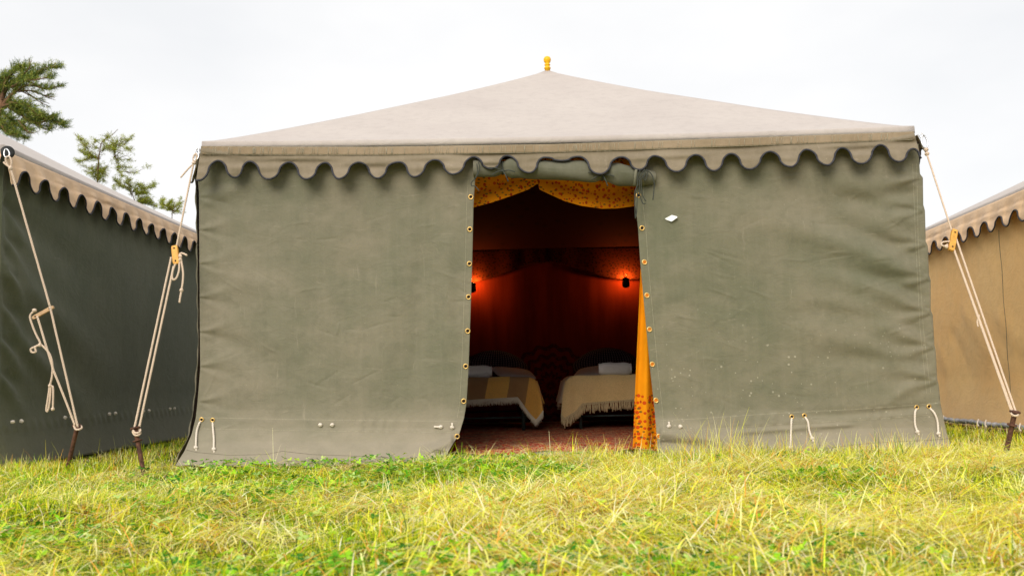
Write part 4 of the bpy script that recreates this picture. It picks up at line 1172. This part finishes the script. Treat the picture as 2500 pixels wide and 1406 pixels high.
mb.build('rope_line', M['rope'], A)
runner(A, P(80, 777, 5.815), P(131, 749, 5.80), M['wood2'], .024, .020)
peg(pegA_t, pegA_b, 'rusty iron peg leaning beside the dark green tent, holding the slack guy rope', False)
# B: main tent, left corner
B = empty('guy_rope', tuple(P(482, 400, 5.9)), 'taut cream guy rope with orange wooden runner at the left corner of the middle tent', 'rope', 'guy ropes')
carabiner(B, P(483, 362, 5.84), P(477, 392, 5.83), .026)
MB().torus(P(484, 367, 5.85), .012, .0035, (.3, 1, 0)).build('corner_ring', M['steel'], main)
def Bpt(x, y): return P(x, y, float(np.interp(y, [395, 1050], [5.83, 5.52])))
mb = MB()
rope(mb, smooth_path([Bpt(473, 398), Bpt(472, 385), Bpt(478, 375), Bpt(481, 386), Bpt(474, 398)], 6), .006)
rope(mb, zig(Bpt(473, 398), Bpt(430, 606)), .0060)
rope(mb, smooth_path([Bpt(473, 400), Bpt(460, 412), Bpt(441, 434)], 6), .0055); knot(mb, Bpt(473, 399), .012)
rope(mb, zig(Bpt(418, 628), Bpt(327, 1050)), .0068); rope(mb, zig(Bpt(424, 650), Bpt(338, 1052)), .0068)
knot(mb, Bpt(440, 626), .0125); knot(mb, Bpt(440, 634), .0115)
rope(mb, smooth_path([Bpt(438, 622), Bpt(442, 618), Bpt(450, 620), Bpt(457, 624)], 6), .0066)
rope(mb, smooth_path([Bpt(436, 632), Bpt(425, 652), Bpt(420, 672), Bpt(423, 683), Bpt(431, 678), Bpt(437, 660), Bpt(438, 638)], 8), .0066)
rope(mb, smooth_path([Bpt(442, 634), Bpt(447, 665), Bpt(446, 690), Bpt(443, 708)], 8), .0066); knot(mb, Bpt(443, 709), .0115)
rope(mb, smooth_path([Bpt(443, 710), Bpt(440, 726), Bpt(438, 739)], 6), .0066)
for k in range(2):
    rope(mb, smooth_path([P(324, 1048+6*k, 5.50), P(330, 1056+6*k, 5.485), P(340, 1055+6*k, 5.485), P(343, 1049+6*k, 5.51), P(338, 1046+6*k, 5.535), P(326, 1046+6*k, 5.53), P(324, 1048+6*k, 5.50)], 6), .0062)
mb.build('rope_line', M['rope'], B)
runner(B, P(426, 600, 5.735), P(431, 645, 5.715), M['wood'], .040, .022)
peg(P(330, 1045, 5.515), P(345, 1124, 5.50), 'rusty iron peg with washer holding the taut rope beside the middle tent')
# C: main tent, right corner
Cg = empty('guy_rope', tuple(P(2262, 378, 5.85)), 'taut cream guy rope with wooden runner at the right corner of the middle tent', 'rope', 'guy ropes')
MB().torus(P(2249, 331, 5.86), .012, .0035, (.3, 1, 0)).build('corner_ring', M['steel'], main)
carabiner(Cg, P(2254, 330, 5.85), P(2260, 362, 5.84), .030)
def Cpt(x, y): return P(x, y, float(np.interp(y, [360, 1010], [5.84, 5.25])))
mb = MB()
knot(mb, Cpt(2261, 366), .013); knot(mb, Cpt(2263, 376), .013)
rope(mb, zig(Cpt(2264, 380), Cpt(2323, 562)), .0056)
rope(mb, zig(Cpt(2330, 570), Cpt(2481, 1008)), .0062); rope(mb, zig(Cpt(2327, 604), Cpt(2470, 1006)), .0062); rope(mb, zig(Cpt(2328, 604), Cpt(2472, 1002)), .0045)
rope(mb, smooth_path([Cpt(2321, 590), Cpt(2310, 590), Cpt(2300, 592), Cpt(2298, 598), Cpt(2306, 601), Cpt(2314, 597)], 6), .0060); knot(mb, Cpt(2311, 603), .0105)
knot(mb, Cpt(2389, 772), .0085); rope(mb, smooth_path([Cpt(2389, 772), Cpt(2386, 785), Cpt(2388, 798)], 6), .0045)
for k in range(1):
    rope(mb, smooth_path([P(2468, 1008, 5.24), P(2474, 1014, 5.22), P(2484, 1014, 5.22), P(2487, 1008, 5.25), P(2480, 1005, 5.27), P(2470, 1005, 5.27)], 6), .0062)
mb.build('rope_line', M['rope'], Cg)
runner(Cg, P(2331, 561, 5.66), P(2322, 612, 5.61), M['wood'], .036, .022)
peg(P(2478, 1005, 5.25), P(2457, 1100, 5.30), 'rusty iron peg in the grass before the sandy tan tent')

# ------------------------------------------------------------------ trees
def needles(mbv, p, d, ln, n, spread, w, pal):
    """needle sprays as thin quads round a twig"""
    p = np.asarray(p); m = len(p)*n
    b = np.repeat(p, n, 0)+rng.normal(0, .02, (m, 3))
    dd = np.repeat(d, n, 0)+rng.normal(0, spread, (m, 3)); dd /= np.linalg.norm(dd, axis=1)[:, None]
    L = ln*rng.uniform(.5, 1.2, (m, 1)); sd = np.cross(dd, rng.normal(0, 1, (m, 3))); sd /= np.linalg.norm(sd, axis=1)[:, None]+1e-9
    W = w*rng.uniform(.6, 1.2, (m, 1))
    V = np.stack([b-sd*W*.5, b+sd*W*.5, b+dd*L+sd*W*.15, b+dd*L-sd*W*.15], 1).reshape(-1, 3)
    f = np.arange(4*m).reshape(-1, 4)
    c = np.repeat(pal[rng.integers(0, len(pal), m)]*(1+rng.uniform(-.2, .2, (m, 1))), 4, 0)
    mbv.append((V, f, c))
def tree(name, label, Y, trunk, trunk_r, branches, pal, ln, w, dens, spread, twig, depthj=.5, up=.25):
    tp = [P(x, y, Y) for x, y in trunk]; base = tp[0].copy()
    root = empty(name, (base[0], Y, 0), label, 'tree')
    full = smooth_path([np.array([base[0]+.1, Y, -.1]), np.array([base[0]+.05, Y, max(.5, base[2]*.5)])]+tp, 8)
    mb = MB(); mb.tube(full, np.linspace(trunk_r, trunk_r*.18, len(full)), 8)
    soup = []
    for (path, amt, tw) in branches:
        for rep in range(2):
            jit = rng.normal(0, depthj if rep else .08)
            k = len(path)
            pts = [P(x+(rng.normal(0, 4) if rep else 0), y+(rng.normal(0, 4) if rep else 0), Y+jit*min(1, (i+.3)/k*1.4)) for i, (x, y) in enumerate(path)]
            q = smooth_path(pts, 8)
            mb.tube(q, np.linspace(max(trunk_r*.26, .012)*tw, trunk_r*.05, len(q)), 5)
            q = resample(q, .05)
            s = np.linspace(0, 1, len(q)); sel = s > .12
            T = np.gradient(q, axis=0); T /= np.linalg.norm(T, axis=1)[:, None]+1e-9
            # side twigs
            nt = max(3, int(len(q)*amt*dens))
            idx = rng.integers(int(len(q)*.12), len(q), nt)
            for i in idx:
                d = T[i]*.7+rng.normal(0, .55, 3)*np.array([1, 1, .8])+np.array([0, 0, up]); d /= np.linalg.norm(d)
                L = twig*rng.uniform(.35, 1.1)*(1.15-.6*s[i])
                nn = max(3, int(L/.045)); tt = np.linspace(.1, 1, nn)[:, None]
                pp = q[i]+d*L*tt+np.array([0, 0, .12])*L*tt**2*np.sign(up)
                if rng.random() < .35: mb.tube([q[i], q[i]+d*L*.5, pp[-1]], [.008, .006, .003], 4)
                needles(soup, pp, np.repeat(d[None], nn, 0), ln, 7, spread, w, pal)
    mb.build('trunk', M['bark'], root)
    poly_soup('crown', soup, M['needles'], parent=root)
    return root
PINE = np.array([[.20, .26, .05], [.30, .34, .06], [.10, .17, .05], [.38, .40, .08], [.07, .13, .04]])
LARCH = np.array([[.36, .44, .04], [.45, .50, .05], [.26, .35, .04], [.32, .28, .14], [.50, .54, .08]])
tree('pine_tree', 'dark green pine with long wind-swept boughs reaching in from the left edge', 22., [(-40, 420), (-25, 330), (-8, 285), (2, 262), (4, 245), (2, 215), (8, 190)], .13,
     [([(3, 262), (16, 246), (27, 233), (45, 220), (63, 209), (88, 211), (110, 218), (142, 213)], 1.6, 1.5), ([(5, 245), (8, 215), (20, 190), (40, 172), (55, 165)], 2.6, 1.3), ([(5, 232), (30, 205), (55, 190), (80, 185), (100, 172)], 2.6, 1.2),
      ([(45, 205), (62, 180), (70, 160), (78, 148)], 1.0, .7), ([(60, 195), (90, 182), (110, 172), (143, 164)], 2.0, .8), ([(30, 215), (60, 200), (85, 195), (120, 190), (128, 186)], 1.6, .8), ([(0, 235), (8, 205), (18, 182)], 2.6, .8), ([(-20, 220), (0, 200), (15, 185)], 2.6, .8),
      ([(45, 225), (80, 222), (110, 236), (135, 245)], .5, .5), ([(50, 222), (75, 235), (95, 248), (118, 260)], .45, .5),
      ([(0, 262), (25, 256), (55, 266), (85, 284), (110, 290), (155, 303)], 2.6, 1.2), ([(20, 262), (50, 280), (80, 300), (118, 320)], 2.6, .9), ([(30, 258), (60, 262), (90, 276), (100, 282)], 2.4, .9), ([(60, 290), (90, 292), (120, 290), (140, 288)], 1.4, .7),
      ([(-20, 280), (0, 295), (30, 312), (48, 326), (68, 340)], 2.4, 1.0), ([(-10, 270), (10, 282), (35, 300), (60, 318)], 2.6, .9), ([(50, 300), (65, 312), (82, 320)], 1.0, .6), ([(-20, 300), (0, 312), (20, 325), (40, 335)], 2.4, .8)],
     PINE, .10, .012, .75, .65, .26, .6, .30)
tree('larch_tree', 'feathery yellow green larch showing above the dark green tent', 25., [(236, 520), (238, 433), (240, 402), (243, 373), (250, 346), (272, 331), (288, 316)], .035,
     [([(242, 382), (225, 372), (208, 358), (194, 336)], 1.0, .8), ([(241, 385), (220, 388), (206, 392), (190, 395)], 1.2, .7), ([(242, 392), (225, 384), (212, 380), (196, 368)], 1.6, .7), ([(238, 415), (222, 412), (206, 408)], .6, .5), ([(238, 430), (222, 422), (210, 418)], .5, .5), ([(238, 440), (232, 425), (238, 410), (244, 420)], 2.4, .6), ([(238, 445), (246, 430), (252, 436)], 2.0, .6),
      ([(243, 372), (258, 362), (268, 366), (279, 362)], 1.2, .9), ([(279, 385), (279, 362), (292, 352), (318, 337)], 1.2, .8), ([(262, 366), (275, 352), (290, 345), (300, 340)], 1.1, .6), ([(280, 372), (298, 368), (322, 368)], .8, .6), ([(279, 385), (296, 390), (318, 388)], .8, .6), ([(279, 380), (288, 402), (290, 412)], 1.1, .7), ([(246, 352), (236, 346), (226, 352)], .8, .5), ([(248, 350), (260, 340), (262, 334)], .7, .5),
      ([(285, 415), (300, 408), (316, 410)], .8, .5), ([(300, 418), (330, 422), (345, 415), (363, 406)], .35, .4), ([(262, 410), (255, 416), (258, 424)], 1.2, .5), ([(242, 362), (232, 362), (222, 355), (208, 345)], .8, .5), ([(288, 408), (290, 420), (296, 428)], .9, .5)],
     LARCH, .060, .010, 1.15, .9, .22, .5, .1)
tree('larch_tree', 'low bright green larch top just above the middle of the dark green tent roof', 26., [(330, 560), (330, 500), (322, 470), (318, 450)], .03,
     [([(325, 480), (312, 460), (300, 450), (285, 440)], 1.5, .8), ([(322, 470), (340, 455), (356, 462), (376, 455)], 2.2, .8), ([(328, 480), (340, 470), (358, 472)], 2.6, .8), ([(320, 462), (312, 450), (316, 442)], 2.0, .8), ([(330, 495), (352, 492), (372, 496), (380, 502)], 2.8, .8), ([(332, 500), (352, 484), (366, 484)], 2.4, .8), ([(300, 452), (286, 450), (280, 455)], .8, .5)],
     LARCH, .060, .011, 1.1, .9, .20, .4, .1)
tree('larch_tree', 'small bright green larch top beside the taut guy rope', 27., [(420, 600), (420, 530), (424, 505), (428, 490)], .025,
     [([(422, 515), (408, 505), (398, 498), (396, 492)], 2.4, .8), ([(422, 512), (412, 500), (416, 492)], 2.4, .8), ([(424, 510), (434, 498), (444, 486)], 1.2, .7), ([(424, 515), (436, 510), (438, 500)], 1.4, .7), ([(420, 520), (432, 522), (440, 518)], 1.2, .7)],
     LARCH, .060, .011, 1.0, .9, .18, .4, .1)

# ------------------------------------------------------------------ light
SUN_EL, SUN_AZ = math.radians(33), math.radians(18)
sd = bpy.data.lights.new('sun', 'SUN'); sd.energy = 1.5; sd.angle = math.radians(36); sd.color = (1, .93, .82)
so = bpy.data.objects.new('sun', sd); COL.objects.link(so)
dirv = Vector((-math.sin(SUN_AZ)*math.cos(SUN_EL), -math.cos(SUN_AZ)*math.cos(SUN_EL), math.sin(SUN_EL)))   # towards the sun: behind-left of the camera
so.rotation_euler = dirv.to_track_quat('Z', 'Y').to_euler()
w = bpy.data.worlds.new('World'); S.world = w; w.use_nodes = True; nt = w.node_tree; nt.nodes.clear()
N = nt.nodes.new; Lk = nt.links.new
out = N('ShaderNodeOutputWorld'); sky = N('ShaderNodeTexSky'); sky.sky_type = 'NISHITA'; sky.sun_disc = False
sky.sun_elevation = SUN_EL; sky.sun_rotation = math.atan2(dirv.x, dirv.y)
b1 = N('ShaderNodeBackground'); b1.inputs[1].default_value = .10; Lk(sky.outputs[0], b1.inputs[0])
tc = N('ShaderNodeTexCoord'); mp = N('ShaderNodeMapping'); mp.inputs['Scale'].default_value = (1, 1, 2.2); Lk(tc.outputs['Generated'], mp.inputs[0])
nz = N('ShaderNodeTexNoise'); nz.inputs['Scale'].default_value = 2.2; nz.inputs['Detail'].default_value = 5; Lk(mp.outputs[0], nz.inputs[0])
cr = N('ShaderNodeValToRGB'); cr.color_ramp.elements[0].position = .35; cr.color_ramp.elements[0].color = (.87, .875, .885, 1); cr.color_ramp.elements[1].position = .62; cr.color_ramp.elements[1].color = (.99, .98, .97, 1); Lk(nz.outputs[0], cr.inputs[0])
b2 = N('ShaderNodeBackground'); b2.inputs[1].default_value = .55; Lk(cr.outputs[0], b2.inputs[0])
mx = N('ShaderNodeMixShader'); mx.inputs[0].default_value = .96; Lk(b1.outputs[0], mx.inputs[1]); Lk(b2.outputs[0], mx.inputs[2]); Lk(mx.outputs[0], out.inputs[0])
